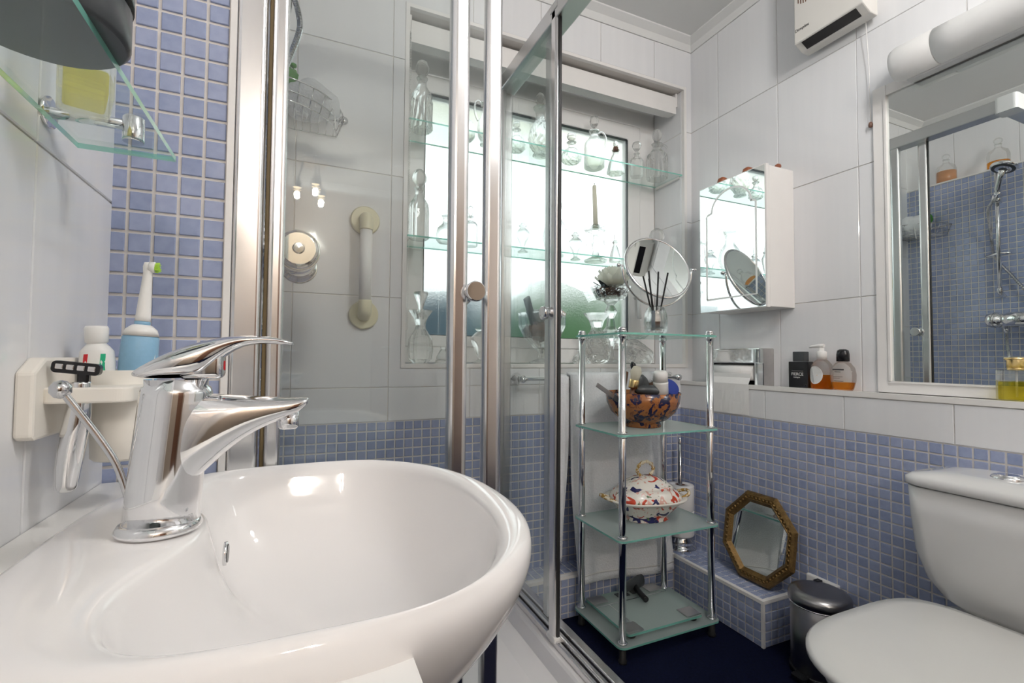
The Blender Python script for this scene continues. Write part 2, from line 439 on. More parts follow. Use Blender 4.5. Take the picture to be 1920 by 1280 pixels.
def big_tiles(parent, face, c, us, vs, holes=(), t=.003, gap=.0022, m=None, name='wall_tile'):
    m = m or MT['tile']
    for i in range(len(us)-1):
        for j in range(len(vs)-1):
            rects = [(us[i]+gap/2, us[i+1]-gap/2, vs[j]+gap/2, vs[j+1]-gap/2)]
            for h in holes:
                nr = []
                for a, b, e, f in rects:
                    if h[0] >= b or h[1] <= a or h[2] >= f or h[3] <= e: nr.append((a, b, e, f)); continue
                    if a < h[0]: nr.append((a, h[0], e, f))
                    if h[1] < b: nr.append((h[1], b, e, f))
                    a2, b2 = max(a, h[0]), min(b, h[1])
                    if e < h[2]: nr.append((a2, b2, e, h[2]))
                    if h[3] < f: nr.append((a2, b2, h[3], f))
                rects = nr
            rects = [r for r in rects if r[1]-r[0] > .004 and r[3]-r[2] > .004]
            if not rects: continue
            if len(rects) == 1:
                a, b, e, f = rects[0]; key = (round(b-a, 4), round(f-e, 4), t, m.name)
                if key not in _tc: _tc[key] = tile_mesh(name, b-a, f-e, t, .0012, m)
                o = bpy.data.objects.new(name, _tc[key]); COL.objects.link(o); o.parent = parent
                o.location = Vector(put(face, c, (a+b)/2, (e+f)/2))-chain_off(parent); o.rotation_euler = ROT[face]
            else:
                V, F = [], []
                sg = {'-Y': -1, '-X': -1, '+X': 1, '+Z': 1}[face]
                for a, b, e, f in rects:
                    k = len(V)
                    for d in (-.001, t):
                        for u, v in ((a, e), (b, e), (b, f), (a, f)): V.append(put(face, c+sg*d, u, v))
                    F += [[k, k+1, k+2, k+3], [k+4, k+5, k+6, k+7], [k, k+1, k+5, k+4], [k+1, k+2, k+6, k+5], [k+2, k+3, k+7, k+6], [k+3, k, k+4, k+7]]
                mobj(name, V, F, m, parent)

# ================================================================== THE SETTING
floor = struct(box('floor', (XW-.15, YF-.1, -.06), (XR+.15, YB+.25, 0), MT['carpet']))
ceil = struct(box('ceiling', (XW-.15, YF-.1, ZC), (XR+.15, YB+.25, ZC+.06), MT['ceiling']))
def boxes_mesh(name, bxs, m, parent=None):
    V, F = [], []
    for (x0, y0, z0), (x1, y1, z1) in bxs:
        k = len(V)
        V += [(x0, y0, z0), (x1, y0, z0), (x1, y1, z0), (x0, y1, z0), (x0, y0, z1), (x1, y0, z1), (x1, y1, z1), (x0, y1, z1)]
        F += [[k+i for i in f] for f in [(3, 2, 1, 0), (4, 5, 6, 7), (0, 1, 5, 4), (1, 2, 6, 5), (2, 3, 7, 6), (3, 0, 4, 7)]]
    return mobj(name, V, F, m, parent)
wall_back = struct(boxes_mesh('wall_back', [((XW-.15, YB, 0), (WX0, YB+.25, ZC)), ((WX1, YB, 0), (XR+.15, YB+.25, ZC)),
                                          ((WX0, YB, 0), (WX1, YB+.25, WZ0)), ((WX0, YB, WZ1), (WX1, YB+.25, ZC))], MT['grout']))
wall_right = struct(prism('wall_right', [(XL, 0), (XL, ZL), (XR, ZL), (XR, ZC), (XR+.15, ZC), (XR+.15, 0)], 'Y', YF, YB, MT['grout']))
wall_left = struct(box('wall_left', (XW-.15, YF, 0), (XW, YB, ZC), MT['wgrout']))
wall_shower = struct(box('wall_shower', (XW, YS, 0), (XB, YB, ZBX), MT['grout']))
wall_front = struct(box('wall_front', (XW-.15, YF-.1, 0), (XR+.15, YF, ZC), mat('warm_hall_paint', (.34, .27, .21), .7, noise=.05, nscale=3)))
ROWS = [ZM, 1.113, 1.520, 1.925, 2.290]
# window wall
BC = [XB, -.026, .265, .5465, .821, 1.0955, 1.370]
big_tiles(wall_back, '-Y', YB, BC+[XL], [ZM, .818], [(WX0-.014, WX1+.014, WZ0-.014, WZ1+.012)])
big_tiles(wall_back, '-Y', YB, BC+[XR], [.818, 1.113, 1.520, 1.925, 2.290], [(WX0-.014, WX1+.014, WZ0-.014, WZ1+.012)])
big_tiles(wall_back, '-Y', YB, [XW, XB], [ZBX, 2.290])
mosaic(wall_back, '-Y', YB, XB, XL, .143, ZM, keep=300, pri=lambda u, v: (u < .66 and v > .30) or u > 1.30)
# reveal of the window opening
big_tiles(wall_back, '-X', WX1, [YB+.012, WY], [WZ0, 1.113, 1.520, 1.925, WZ1], t=.002)
big_tiles(wall_back, '+X', WX0, [YB+.012, WY], [WZ0, 1.113, 1.520, 1.925, WZ1], t=.002)
big_tiles(wall_back, '+Z', WZ0, [WX0, .5465, .821, 1.0955, 1.370, WX1], [YB+.012, WY], t=.002)
# right wall: white tiles above the ledge, a white course and mosaic on the built-out part
RC = [-1.264, -.993, -.722, -.451, -.180, .092, .363, .634, .905, 1.176, 1.447, YB]
big_tiles(wall_right, '-X', XR, RC, [ZL]+ROWS[1:], [(-.42, .858, ZL, 1.735)])
big_tiles(wall_right, '-X', XL, [-.95, -.682, -.415, -.149, .118, .385, .652, .918, 1.187, 1.454, YB], [ZM, ZL-.012])
big_tiles(wall_right, '+Z', ZL, [XL+.012, XR-.004], [-.95, -.5, -.149, .118, .385, .652, .918, 1.187, 1.454, YB], t=.002)
mosaic(wall_right, '-X', XL, -.45, YB, 0, ZM, u_start=1.187, keep=300, pri=lambda u, v: v > .2 and not (u < .66 and v < .60) and not (u > 1.0 and v < .43))
# left wall
big_tiles(wall_left, '+X', XW, [-.995, -.725, -.455, -.185, .085, .355, .625, YS], [.33, .723, 1.130, 1.537, 1.944, 2.290])
big_tiles(wall_left, '+X', XW, [YS, 1.165, 1.435, YB], [ZBX, 2.290])
# shower box-out
mosaic(wall_shower, '-Y', YS, XW, XB-.008, .30, ZBX-.004, u_start=XB-.008-PITCHM*5, v_top=True, keep=300)
mosaic(wall_shower, '+X', XB, YS, YB, .143, ZBX-.004, keep=300, mirror_x=XR)
big_tiles(wall_shower, '+Z', ZBX, [XW, XB], [YS, 1.165, 1.435, YB], t=.002)
# trims
def trim(name, bxs, m='trim'): return struct(boxes_mesh(name, bxs, MT[m]))
trim('trim_1', [((XL-.006, -1.0, ZL-.011), (XL+.012, YB, ZL+.004))])
trim('trim_2', [((XB-.008, YS-.006, .143), (XB+.001, YS+.004, ZBX-.004)), ((XW, YS-.004, ZBX-.004), (XB-.006, YS+.006, ZBX+.004)), ((XB-.006, YS-.0045, ZBX-.0039), (XB+.004, YB, ZBX+.0041))])
trim('trim_3', [((WX0-.013, YB-.005, WZ0-.013), (WX0+.001, YB+.012, WZ1+.012)), ((WX1-.001, YB-.005, WZ0-.013), (WX1+.013, YB+.012, WZ1+.012)),
                ((WX0+.001, YB-.0045, WZ0-.012), (WX1-.001, YB+.0115, WZ0+.003)), ((WX0+.001, YB-.0045, WZ1-.001), (WX1-.001, YB+.0115, WZ1+.011))])
def cove(name, axis, c, a, b, sgn):
    P = [(c, ZC-.045), (c+sgn*.006, ZC-.045), (c+sgn*.018, ZC-.022), (c+sgn*.045, ZC-.006), (c+sgn*.045, ZC), (c, ZC)]
    return struct(prism(name, P, axis, a, b, MT['ceiling']))
cove('trim_4', 'X', YB, XW, XR, -1); cove('trim_5', 'Y', XR, YF, YB, -1); cove('trim_6', 'Y', XW, YF, YB, 1); cove('trim_7', 'X', YF, XW, XR, 1)
# door behind the camera
door = struct(box('door_1', (.55, YF, 0), (1.33, YF+.035, 2.0), MT['wood'], bev=.003))
for x0, x1 in ((.63, .90), (.98, 1.25)):
    for z0, z1 in ((.15, .85), (1.0, 1.85)): box('door_panel', (x0, YF+.035, z0), (x1, YF+.045, z1), MT['wood'], door, bev=.004)
tube('door_handle', [(.62, YF+.035, 1.0), (.62, YF+.08, 1.0), (.72, YF+.08, 1.0)], .009, MT['chrome'], door)

# tiled pipe boxing along the foot of the walls
BX, BY, BZ, BE = 1.366, 1.490, .145, 1.090
boxing = tag(boxes_mesh('pipe_boxing', [((.705, BY, 0), (XL, YB, BZ)), ((BX, BE, 0), (XL, BY, BZ))], MT['grout']), 'low L-shaped pipe boxing clad in blue mosaic along the foot of the walls', 'boxing')
mosaic(boxing, '-X', BX, BE+.006, BY, 0, BZ-.006, u_start=BE+.006, keep=90)
mosaic(boxing, '-Y', BY, .705, BX, 0, BZ-.006, keep=120, pri=lambda u, v: u < 1.0 or u > 1.2 or v < .1)
mosaic(boxing, '-Y', BE, BX+.006, XL, 0, BZ-.006, u_start=BX+.006, keep=30)
mosaic(boxing, '+Z', BZ, BX+.010, XL, BE+.010, BY+.02, u_start=BX+.010, v_top=False, keep=60)
mosaic(boxing, '+Z', BZ, .705, XL, BY+.022, YB, v_top=False, keep=40)
boxes = boxes_mesh('edge_trim', [((BX-.004, BE-.004, BZ-.008), (BX+.010, BY+.01, BZ+.003)), ((BX+.010, BE-.004, BZ-.008), (XL, BE+.010, BZ+.003)), ((.705, BY-.004, BZ-.008), (BX-.004, BY+.010, BZ+.003)), ((BX-.003, BE-.003, 0), (BX+.006, BE+.006, BZ-.008))], MT['trim'], boxing)

# ------------------------------------------------------------------ window
def ring(name, x0, x1, z0, z1, w_, y0, y1, m, parent=None, bev=.004):
    # mitred frame in the XZ plane; w_ = (left, right, bottom, top)
    l, r, b, t = w_
    o = [(x0, z0), (x1, z0), (x1, z1), (x0, z1)]; i = [(x0+l, z0+b), (x1-r, z0+b), (x1-r, z1-t), (x0+l, z1-t)]
    V = []
    for y in (y0, y1): V += [(p[0], y, p[1]) for p in o]+[(p[0], y, p[1]) for p in i]
    F = []
    for k in range(4):
        n = (k+1) % 4
        F += [[k, n, 4+n, 4+k], [8+k, 12+k, 12+n, 8+n], [k, 8+k, 8+n, n], [4+k, 4+n, 12+n, 12+k]]
    ob = mobj(name, V, F, m, parent)
    if bev:
        md = ob.modifiers.new('bev', 'BEVEL'); md.width = bev; md.segments = 2; md.limit_method = 'ANGLE'
    return ob
win = struct(ring('window_1', WX0+.001, WX1-.001, WZ0+.003, WZ1-.001, (.033, .085, .062, .104), WY, WY+.07, MT['upvc']), 'white plastic casement window with frosted glass')
sash = ring('casement', .353, 1.447, .958, 2.007, (.068, .070, .044, .068), WY-.006, WY+.055, MT['upvc'], win, .006)
ring('glazing_bead', .419, 1.379, 1.0, 1.941, (.005, .005, .004, .005), WY-.001, WY+.012, MT['darkgrey'], win, 0)
def frosted():
    m = bpy.data.materials.new('frosted_window_glass'); m.use_nodes = True
    N, L = nt(m); N.remove(N['Principled BSDF']); out = N['Material Output']
    t = N.new('ShaderNodeBsdfTransparent'); t.inputs[0].default_value = (.93, .97, .96, 1)
    r = N.new('ShaderNodeBsdfRefraction'); r.inputs['Roughness'].default_value = .42; r.inputs['IOR'].default_value = 1.25; r.inputs[0].default_value = (.97, 1, .99, 1)
    n = N.new('ShaderNodeTexNoise'); n.inputs['Scale'].default_value = 160; n.inputs['Detail'].default_value = 2
    tc = N.new('ShaderNodeTexCoord'); bp = N.new('ShaderNodeBump'); bp.inputs['Strength'].default_value = .35; bp.inputs['Distance'].default_value = .003
    L.new(tc.outputs['Object'], n.inputs['Vector']); L.new(n.outputs['Fac'], bp.inputs['Height']); L.new(bp.outputs['Normal'], r.inputs['Normal'])
    mx = N.new('ShaderNodeMixShader'); mx.inputs[0].default_value = .55
    L.new(t.outputs[0], mx.inputs[1]); L.new(r.outputs[0], mx.inputs[2]); L.new(mx.outputs[0], out.inputs[0])
    return m
box('pane', (.415, WY+.018, .996), (1.383, WY+.026, 1.945), frosted(), win)
h = tube('window_handle', [(1.412, WY-.006, 1.20), (1.412, WY-.035, 1.20), (1.412, WY-.04, 1.10)], .009, MT['upvc'], win)
# garden outside
box('garden_ground', (-6, 1.9, -.4), (8, 12, -.35), MT['soil']); struct(bpy.data.objects['garden_ground'])
fence = thing('garden_fence', 'blurred blue-grey board fence seen through the frosted window', 'fence', (-1.0, 3.3, -.35))
for i in range(17):
    x = -2.1+i*.2
    box('board', (x, 3.3, -.35), (x+.19, 3.33, 1.40+random.uniform(-.03, .05)), MT['fence'], fence)
def blob(name, c, r, m, parent=None, seed=0, n=14):
    rnd = random.Random(seed); V, F = [], []
    ph = [rnd.uniform(0, 6) for _ in range(6)]
    for i in range(n+1):
        th = PI*i/n
        for j in range(2*n):
            a = 2*PI*j/(2*n)
            k = 1+.10*math.sin(3*a+ph[0])*math.sin(2*th+ph[1])+.07*math.sin(5*a+ph[2]+4*th)+.04*math.sin(9*a+ph[3]-6*th)
            V.append((c[0]+r[0]*k*math.sin(th)*math.cos(a), c[1]+r[1]*k*math.sin(th)*math.sin(a), c[2]+r[2]*k*math.cos(th)))
    for i in range(n):
        for j in range(2*n):
            F.append([i*2*n+j, i*2*n+(j+1) % (2*n), (i+1)*2*n+(j+1) % (2*n), (i+1)*2*n+j])
    return mobj(name, V, F, m, parent, True)
for i, (x, y, r, hh, lb) in enumerate([(2.02, 3.8, .70, 1.50, 'rounded green garden bush behind the frosted pane, directly beyond the window'), (3.5, 4.3, .9, 1.7, 'larger green garden bush at the right beyond the frosted window'), (.75, 4.5, .5, 1.3, 'small green bush beside the blurred garden fence')]):
    t = thing('garden_bush', lb, 'bush', (x, y, -.35)); blob('foliage', (x, y, hh/2-.1), (r, r*.8, hh/2+.1), MT['hedge'], t, i)
    tube('stem', [(x, y, -.36), (x, y, .3)], .05, MT['wood'], t)
struct(box('roof_eave', (-3, 2.15, 2.42), (5, 2.95, 2.47), mat('cream_soffit', (.88, .86, .66), .7, noise=.03, nscale=4)))
# blind pelmet
pel = thing('blind_pelmet', 'white roller blind cassette across the top of the window recess', 'blind', (.93, 1.65, 2.012))
prism('cassette', [(1.628, 2.014), (1.680, 2.020), (1.682, 2.094), (1.640, 2.100), (1.628, 2.090)], 'X', WX0+.012, WX1-.016, MT['trim'], pel)
for x in (WX0+.003, WX1-.015): box('bracket', (x, 1.632, 2.05), (x+.012, 1.676, WZ1-.001), MT['trim'], pel, bev=.002)
box('clip', (.80, 1.63, 2.1), (.83, 1.67, WZ1-.001), MT['trim'], pel)
lathe('roller', [(.0, WX0+.02), (.016, WX0+.02), (.016, WX1-.02), (0, WX1-.02)], MT['whiteplastic'], pel, (0, 1.70, 2.05), axis='X', seg=16)
V, F = [], []
def bead(c, r):
    k = len(V); V.extend([(c[0]+r, c[1], c[2]), (c[0]-r, c[1], c[2]), (c[0], c[1]+r, c[2]), (c[0], c[1]-r, c[2]), (c[0], c[1], c[2]+r), (c[0], c[1], c[2]-r)])
    F.extend([[k+a, k+b, k+c_] for a in (0, 1) for b in (2, 3) for c_ in (4, 5)])
for k in range(170):
    z = 2.03-k*.006
    bead((.327, 1.607, z), .0022); bead((.327-.012*(1 if z < 1.5 else .4), 1.600, z), .0022)
for k in range(6): bead((.315+k*.0024, 1.603, 1.012-.004*math.sin(k/5*PI)), .0022)
cb = mobj('bead_chain', V, F, MT['whiteplastic'], pel); cb['kind'] = 'stuff'

# ------------------------------------------------------------------ ceiling spotlights behind the camera
sp = thing('ceiling_spotlight_bar', 'chrome three-headed spotlight bar on the ceiling', 'ceiling light', (0.05, -1.95, ZC))
lathe('mounting_plate', [(0, -.03), (.10, -.03), (.11, -.02), (.11, 0)], MT['chrome'], sp, (.05, -1.95, ZC), seg=32)
for i, (x, y, z) in enumerate(((-.045, -1.93, 2.10), (.075, -1.90, 2.13), (.115, -1.97, 2.075))):
    hd = lathe('spot_head', [(.016, .0), (.03, -.02), (.04, -.075), (.036, -.075), (.0, -.04)], MT['chrome'], sp, (x, y, z+.075))
    lathe('bulb', [(.0, -.042), (.028, -.05), (.030, -.066), (.018, -.074), (0, -.076)], MT['bulb'], hd, (x, y, z+.075))
    tube('spot_arm', [(x*.6+.02, -1.95, ZC-.02), (x, y, z+.07)], .007, MT['chrome'], hd)
    li = bpy.data.lights.new('spot_lamp', 'POINT'); li.energy = 13; li.color = (1, .92, .84); li.shadow_soft_size = .018
    lo = bpy.data.objects.new('spot_lamp', li); COL.objects.link(lo); lo.parent = sp; lo.location = (x-.05, y+1.95, z-.04-ZC)
GX, GY, GZ = .86, -.04, 2.10  # invented globe, out of view, added as soft fill for walls and ceiling
dm = thing('fill_globe', 'added opal globe fill light hung out of view below the ceiling', 'ceiling light', (GX, GY, ZC))
lathe('fill_globe_shell', [(0, -.085), (.045, -.072), (.078, -.034), (.085, 0), (.078, .034), (.045, .072), (.02, .083)], mat('fill_globe_glow', (.9, .9, .9), .4, emit=(1, .96, .92), es=4.0, noise=.01), dm, (GX, GY, GZ), seg=32)
lathe('fill_globe_rose', [(.02, -.03), (.05, -.02), (.055, 0)], MT['chrome'], dm, (GX, GY, ZC), seg=28)
tube('stem', [(GX, GY, GZ+.08), (GX, GY, ZC-.01)], .006, MT['chrome'], dm)
for dz, en in ((.15, 20.0), (-.14, 8.5)):  # added fill lights just above and below the globe
    li = bpy.data.lights.new('globe_fill_light', 'POINT'); li.shadow_soft_size = .07; li.energy = en; li.color = (1, .985, .97)
    lo = bpy.data.objects.new('globe_fill_light', li); COL.objects.link(lo); lo.parent = dm; lo.location = (0, 0, GZ+dz-ZC)

# ================================================================== WASHBASIN CORNER
van = thing('vanity_unit', 'white vanity unit under the washbasin against the left wall', 'vanity unit', (-.12, .52, 0))
def dloop(cx, axf, axb, by, nf, nb, z, n=120, cyy=.508, zf=None, bul=0):
    out = []
    for j in range(n):
        a = 2*PI*j/n; c, s = math.cos(a), math.sin(a)
        ax, ex = (axf, nf) if c >= 0 else (axb, nb)
        x = cx+ax*math.copysign(abs(c)**(2/ex), c); y = cyy+by*math.copysign(abs(s)**(2/ex), s)
        if c < 0 and bul: x += bul*math.exp(-((y-.505)/.085)**2)*min(1, -c*1.6)
        out.append((x, y, z if zf is None else zf(x, y, z)))
    return out
boxes_mesh('top', [((XW+.004, .10, .722), (-.178, YS-.007, .742)), ((-.178, .10, .722), (.064, .285, .742)), ((-.178, .735, .722), (.064, YS-.007, .742))], MT['whiteplastic'], van)
box('side_panel', (XW+.004, .12, 0), (.042, .138, .722), MT['whiteplastic'], van); box('side_panel', (XW+.004, YS-.038, 0), (.042, YS-.02, .722), MT['whiteplastic'], van)
box('plinth', (XW+.004, .138, .05), (.042, YS-.038, .068), MT['whiteplastic'], van)
for y0, y1 in ((.125, .465), (.470, .81)):
    d = box('door', (.042, y0, .05), (.060, y1, .48), MT['whiteplastic'], van, bev=.003)
    tube('handle', [(.060, (y0+y1)/2-.05, .42), (.078, (y0+y1)/2-.05, .42), (.078, (y0+y1)/2+.05, .42), (.060, (y0+y1)/2+.05, .42)], .005, MT['chrome'], d)
basin_t = thing('washbasin', 'large white ceramic washbasin with a rounded front in the foreground', 'washbasin', (.01, .508, .742))
def OL(s, z, dx=0, **k): return dloop(.012+dx, .203*s, .206*s, .232*s, 2.25, 3.2, z, **k)
def IL(s, z, dx=0, **k): return dloop(.05+dx, .128*s, .163*s, .213*s, 2.2, 4.8, z, bul=.046*s, **k)
def mixl(a, b, t, dz=0): return [tuple(p[i]*(1-t)+q[i]*t+(dz if i == 2 else 0) for i in range(3)) for p, q in zip(a, b)]
O_ = OL(.985, .7635); I_ = IL(1.03, .7665)
loops = [OL(.36, .50, -.02), OL(.46, .56, -.015), OL(.62, .615, -.01), OL(.78, .66, -.006), OL(.90, .698), OL(.965, .724), OL(.995, .742), OL(1.0, .752), OL(.995, .7595), O_,
         mixl(O_, I_, .3, .0035), mixl(O_, I_, .62, .003), I_, IL(1.0, .7625), IL(.985, .753), IL(.955, .735), IL(.90, .705), IL(.80, .672), IL(.63, .648), IL(.38, .634), IL(.14, .629)]
loft('basin', loops, MT['ceramic'], basin_t, sub=1)
lathe('overflow_ring', [(.0, -.0005), (.0085, -.0005), (.0085, .001), (.0105, .001), (.0105, -.002)], MT['chrome'], basin_t, (-.0585, .515, .735), axis='X', seg=24)
lathe('overflow_hole', [(.0, .0008), (.008, .0008), (.008, -.001)], MT['black'], basin_t, (-.0578, .515, .735), axis='X', seg=20)
lathe('waste', [(.0, .012), (.016, .012), (.02, .008), (.02, 0)], MT['chrome'], basin_t, (.05, .508, .626), seg=24)

TX, TY, TZ = -.107, .500, .7685
tap = thing('mixer_tap', 'chrome single-lever mixer tap on the washbasin deck', 'tap', (TX, TY, TZ))
lathe('base_ring', [(0, 0), (.0305, 0), (.0315, .003), (.029, .0075), (.0265, .009)], MT['chrome'], tap, (TX, TY, TZ), sx=1.0, seg=36)
bl = []
for z, cx, ax, ay in [(.775, -.1055, .0278, .0258), (.80, -.104, .0276, .0252), (.83, -.102, .0272, .0248), (.86, -.0995, .0268, .0245), (.884, -.0975, .0268, .0245), (.8895, -.0978, .0255, .024), (.8905, -.0978, .0235, .0225), (.8965, -.0978, .0235, .0225)]:
    bl.append(ellipse_loop((cx, TY, z), ax, ay, 32))
loft('body', bl, MT['chrome'], tap)
sl = []
for x, zt, zb, hw in [(-.106, .886, .790, .0215), (-.092, .8855, .797, .0225), (-.078, .8845, .812, .0225), (-.062, .8825, .829, .0215), (-.045, .881, .8435, .0205), (-.028, .8795, .853, .0195), (-.012, .8785, .859, .0185), (-.001, .8785, .864, .0175), (.006, .879, .870, .0155), (.0085, .8785, .8745, .012)]:
    sl.append(ellipse_loop((x, TY, (zt+zb)/2), hw, (zt-zb)/2, 28, 'YZ', 2.6))
loft('spout', sl, MT['chrome'], tap, sub=1)
lathe('aerator', [(0, -.008), (.0075, -.008), (.009, -.006), (.009, .008)], MT['chrome'], tap, (-.009, TY, .857), seg=20)
ll = []
for x, zt, zb, hw in [(-.1285, .9025, .8995, .013), (-.122, .9085, .8975, .0215), (-.108, .9175, .8972, .0245), (-.092, .9255, .8972, .0242), (-.079, .930, .8985, .0225), (-.070, .9325, .908, .020), (-.060, .9345, .9185, .0165), (-.048, .9358, .9265, .0135), (-.034, .936, .9288, .0125), (-.02, .9345, .9285, .0115), (-.010, .932, .9275, .0098), (-.0055, .930, .928, .006)]:
    ll.append(ellipse_loop((x, TY, (zt+zb)/2), hw, (zt-zb)/2, 28, 'YZ', 2.5))
lv = loft('lever', ll, MT['chrome'], tap, sub=1)
box('cartridge_cover', (-.095, TY-.015, .8965), (-.0625, TY+.015, .923), MT['chrome'], tap, bev=.005, seg=3, smooth=True)
lathe('hot_cold_dot', [(0, .0008), (.004, .0006), (.0046, -.0005)], MT['red'], tap, (-.0622, TY, .9085), axis='X', seg=16, sx=.55, sy=1)
rod = smooth_pts([(-.128, TY, .790), (-.1335, TY, .812), (-.141, TY, .832), (-.156, TY, .858), (-.176, TY, .889)], 5)
tube('waste_rod', rod, [.0028]*len(rod), MT['chromed'], tap, 10)
lathe('rod_knob', [(0, -.0075), (.004, -.0065), (.0072, -.0025), (.0072, .0025), (.004, .0065), (0, .0075)], MT['chromed'], tap, (-.176, TY, .889), seg=18)

# toothbrush holder on the left wall
HY0, HY1 = .600, .760
hol = thing('toothbrush_holder', 'aged white plastic toothbrush and cup holder on the left wall', 'toothbrush holder', (XW+.003, .68, .836))
prof = [(HY0, .838), (HY0+.006, .834), (HY1-.006, .834), (HY1, .838), (HY1, .906), (HY1-.012, .914), (HY0+.022, .914), (HY0, .900)]
prism('back_plate', prof, 'X', XW+.003, XW+.018, MT['holder'], hol, bev=.003)
prism('shelf_plate', rrect(XW+.012, XW+.088, HY0+.016, HY1-.004, .014), 'Z', .868, .884, MT['holder'], hol, bev=.002)
lathe('cup', [(.0, .797), (.026, .797), (.029, .80), (.0335, .90), (.0315, .90), (.027, .803), (0, .803)], MT['holder'], hol, (XW+.060, .700, 0), seg=32)
rz = thing('razor', 'safety razor with chrome handle and black head hanging in the white holder', 'razor', (-.212, .628, .78))
hp = smooth_pts([(-.2150, .630, .779), (-.2135, .629, .80), (-.2105, .628, .825), (-.2065, .627, .85), (-.2045, .6265, .872), (-.205, .627, .889)], 5)
nh = len(hp); hr = [.0085+.0030*math.sin(PI*min(1, i/(nh-1)*1.15)) for i in range(nh)]; hr[0] = .0065
hb = tube('handle', hp, hr, MT['chrome'], rz, 14)
tube('handle_ring', [(-.2052, .6205, .812+.012*math.sin(a)+0) if 0 else (-.2125+.0045*math.cos(a), .6198, .812+.011*math.sin(a)) for a in [2*PI*k/20 for k in range(20)]], .0009, MT['whiteplastic'], rz, 6, closed=True)
hd = prism('head', rrect(-.0195, .0195, -.006, .006, .004), 'Y', -.004, .004, MT['black'], rz, local=True)
hd.location = (.005, -.004, .1235); hd.rotation_euler = (0, .12, 0)
for k in range(4):
    wdo = box('cartridge_window', (-.0163+k*.0086, -.0048, -.0022), (-.0100+k*.0086, -.0038, .003), MT['alu'], hd, local=True, bev=.0008)
box('neck', (-.2075, .6225, .886), (-.1975, .631, .899), MT['black'], rz, bev=.002)
tp = thing('toothpaste_tube', 'white toothpaste tube with red and green stripes in the plastic cup', 'toothpaste', (-.211, .692, .889), (0, -.05, 0))
lp = []
for z, ax, ay in [(-.06, .017, .002), (-.03, .017, .007), (0, .0168, .011), (.02, .0165, .013), (.032, .0155, .0135), (.037, .012, .012), (.041, .0085, .0085)]:
    lp.append(ellipse_loop((0, 0, z), ax, ay, 28))
loft('tube_body', lp, MT['whiteplastic'], tp, local=True)
lathe('cap', [(.0085, .041), (.0105, .043), (.0112, .058), (.0100, .061), (0, .061)], MT['whiteplastic'], tp, local=True, seg=26)
for a0, mm, nm in ((-2.25, 'red', 'red_stripe'), (-1.25, 'greenp', 'green_stripe')):
    V, F = [], []
    for i in range(7):
        z = .002+i*.0045
        for j in range(4):
            a = a0+j*.1+(.0 if i < 4 else .04*(i-3))
            k = 1.03 if z < .028 else 1.02
            f_ = min(1, max(0, (z)/.032)); ax = .0168-.0013*f_; ay = .011+.0025*f_
            V.append((ax*k*math.cos(a), ay*k*math.sin(a), z))
    for i in range(6):
        for j in range(3): F.append([i*4+j, i*4+j+1, (i+1)*4+j+1, (i+1)*4+j])
    mobj(nm, V, F, MT[mm], tp, True, True)
tb = thing('electric_toothbrush', 'pale blue electric toothbrush with white neck and green bristles in the cup', 'toothbrush', (-.180, .703, .856), (0, .06, 0))
lathe('grip', [(0, -.045), (.013, -.045), (.0165, -.02), (.0182, .02), (.0188, .06), (.0182, .082), (.014, .0885)], MT['ltblue'], tb, local=True, seg=28)
lathe('shoulder', [(.0145, .0875), (.0180, .084), (.0155, .092), (.0100, .097), (.007, .098)], MT['whiteplastic'], tb, local=True, seg=28)
lathe('collar_ring', [(.0070, .0965), (.0080, .098), (.0080, .101), (.0070, .102)], MT['ltblue'], tb, local=True, seg=24)
nk = lathe('brush_neck', [(.0078, .102), (.0074, .108), (.0066, .125), (.0052, .147), (.0046, .160), (.0055, .168), (.0044, .173), (0, .174)], MT['whiteplastic'], tb, local=True, seg=22)
lathe('brush_head', [(0, -.003), (.0066, -.003), (.0070, .0015), (.0066, .003), (0, .003)], MT['whiteplastic'], tb, (.004, 0, .168), local=True, axis='X', seg=20)
V, F = [], []
rnd = random.Random(3)
for k in range(46):
    a = rnd.uniform(0, 2*PI); r = .0055*math.sqrt(rnd.random()); y, z = r*math.cos(a), r*math.sin(a)
    q = len(V); e = .0105+rnd.uniform(-.001, .0015); s = .0006
    V += [(.006, y-s, .168+z-s), (.006, y+s, .168+z-s), (.006, y, .168+z+s), (e, y*1.15-s, .168+z*1.15-s), (e, y*1.15+s, .168+z*1.15-s), (e, y*1.15, .168+z*1.15+s)]
    F += [[q, q+1, q+4, q+3], [q+1, q+2, q+5, q+4], [q+2, q, q+3, q+5], [q+3, q+4, q+5]]
br = mobj('bristles', V, F, MT['green'], tb, False, True); br['kind'] = 'stuff'
lathe('switch_panel', [(0, .0005), (.006, .0005), (.0065, -.001)], MT['whiteplastic'], tb, (.0170, -.003, .052), local=True, axis='X', seg=20, sx=.9, sy=2.4)

# glass shelf over the basin
gs = thing('glass_shelf', 'clear green-edged glass shelf on chrome posts above the basin', 'shelf', (-.185, .40, 1.147))
box('glass_plate', (-.231, .10, 1.147), (-.140, .675, 1.1529), MT['shelfglass'], gs, edge=MT['edge'])
for y in (.155, .640):
    lathe('support_post', [(0, 1.150), (.0095, 1.150), (.0100, 1.153), (.0100, 1.176), (.0085, 1.178), (0, 1.178)], MT['chrome'], gs, (-.172, y, 0), seg=24)
    tube('wall_arm', [(-.172, y, 1.168), (XW+.003, y, 1.168)], .006, MT['chrome'], gs)
    lathe('wall_disc', [(0, 0), (.016, 0), (.016, .004), (0, .005)], MT['chrome'], gs, (XW+.003, y, 1.168), axis='X', seg=24)
pf = thing('perfume_bottle', 'tall square clear perfume bottle with amber scent and black cap on the glass shelf', 'perfume bottle', (-.193, .575, 1.153), (0, 0, .35))
box('bottle', (-.020, -.030, 0), (.020, .030, .125), MT['clear'], pf, bev=.004, local=True)
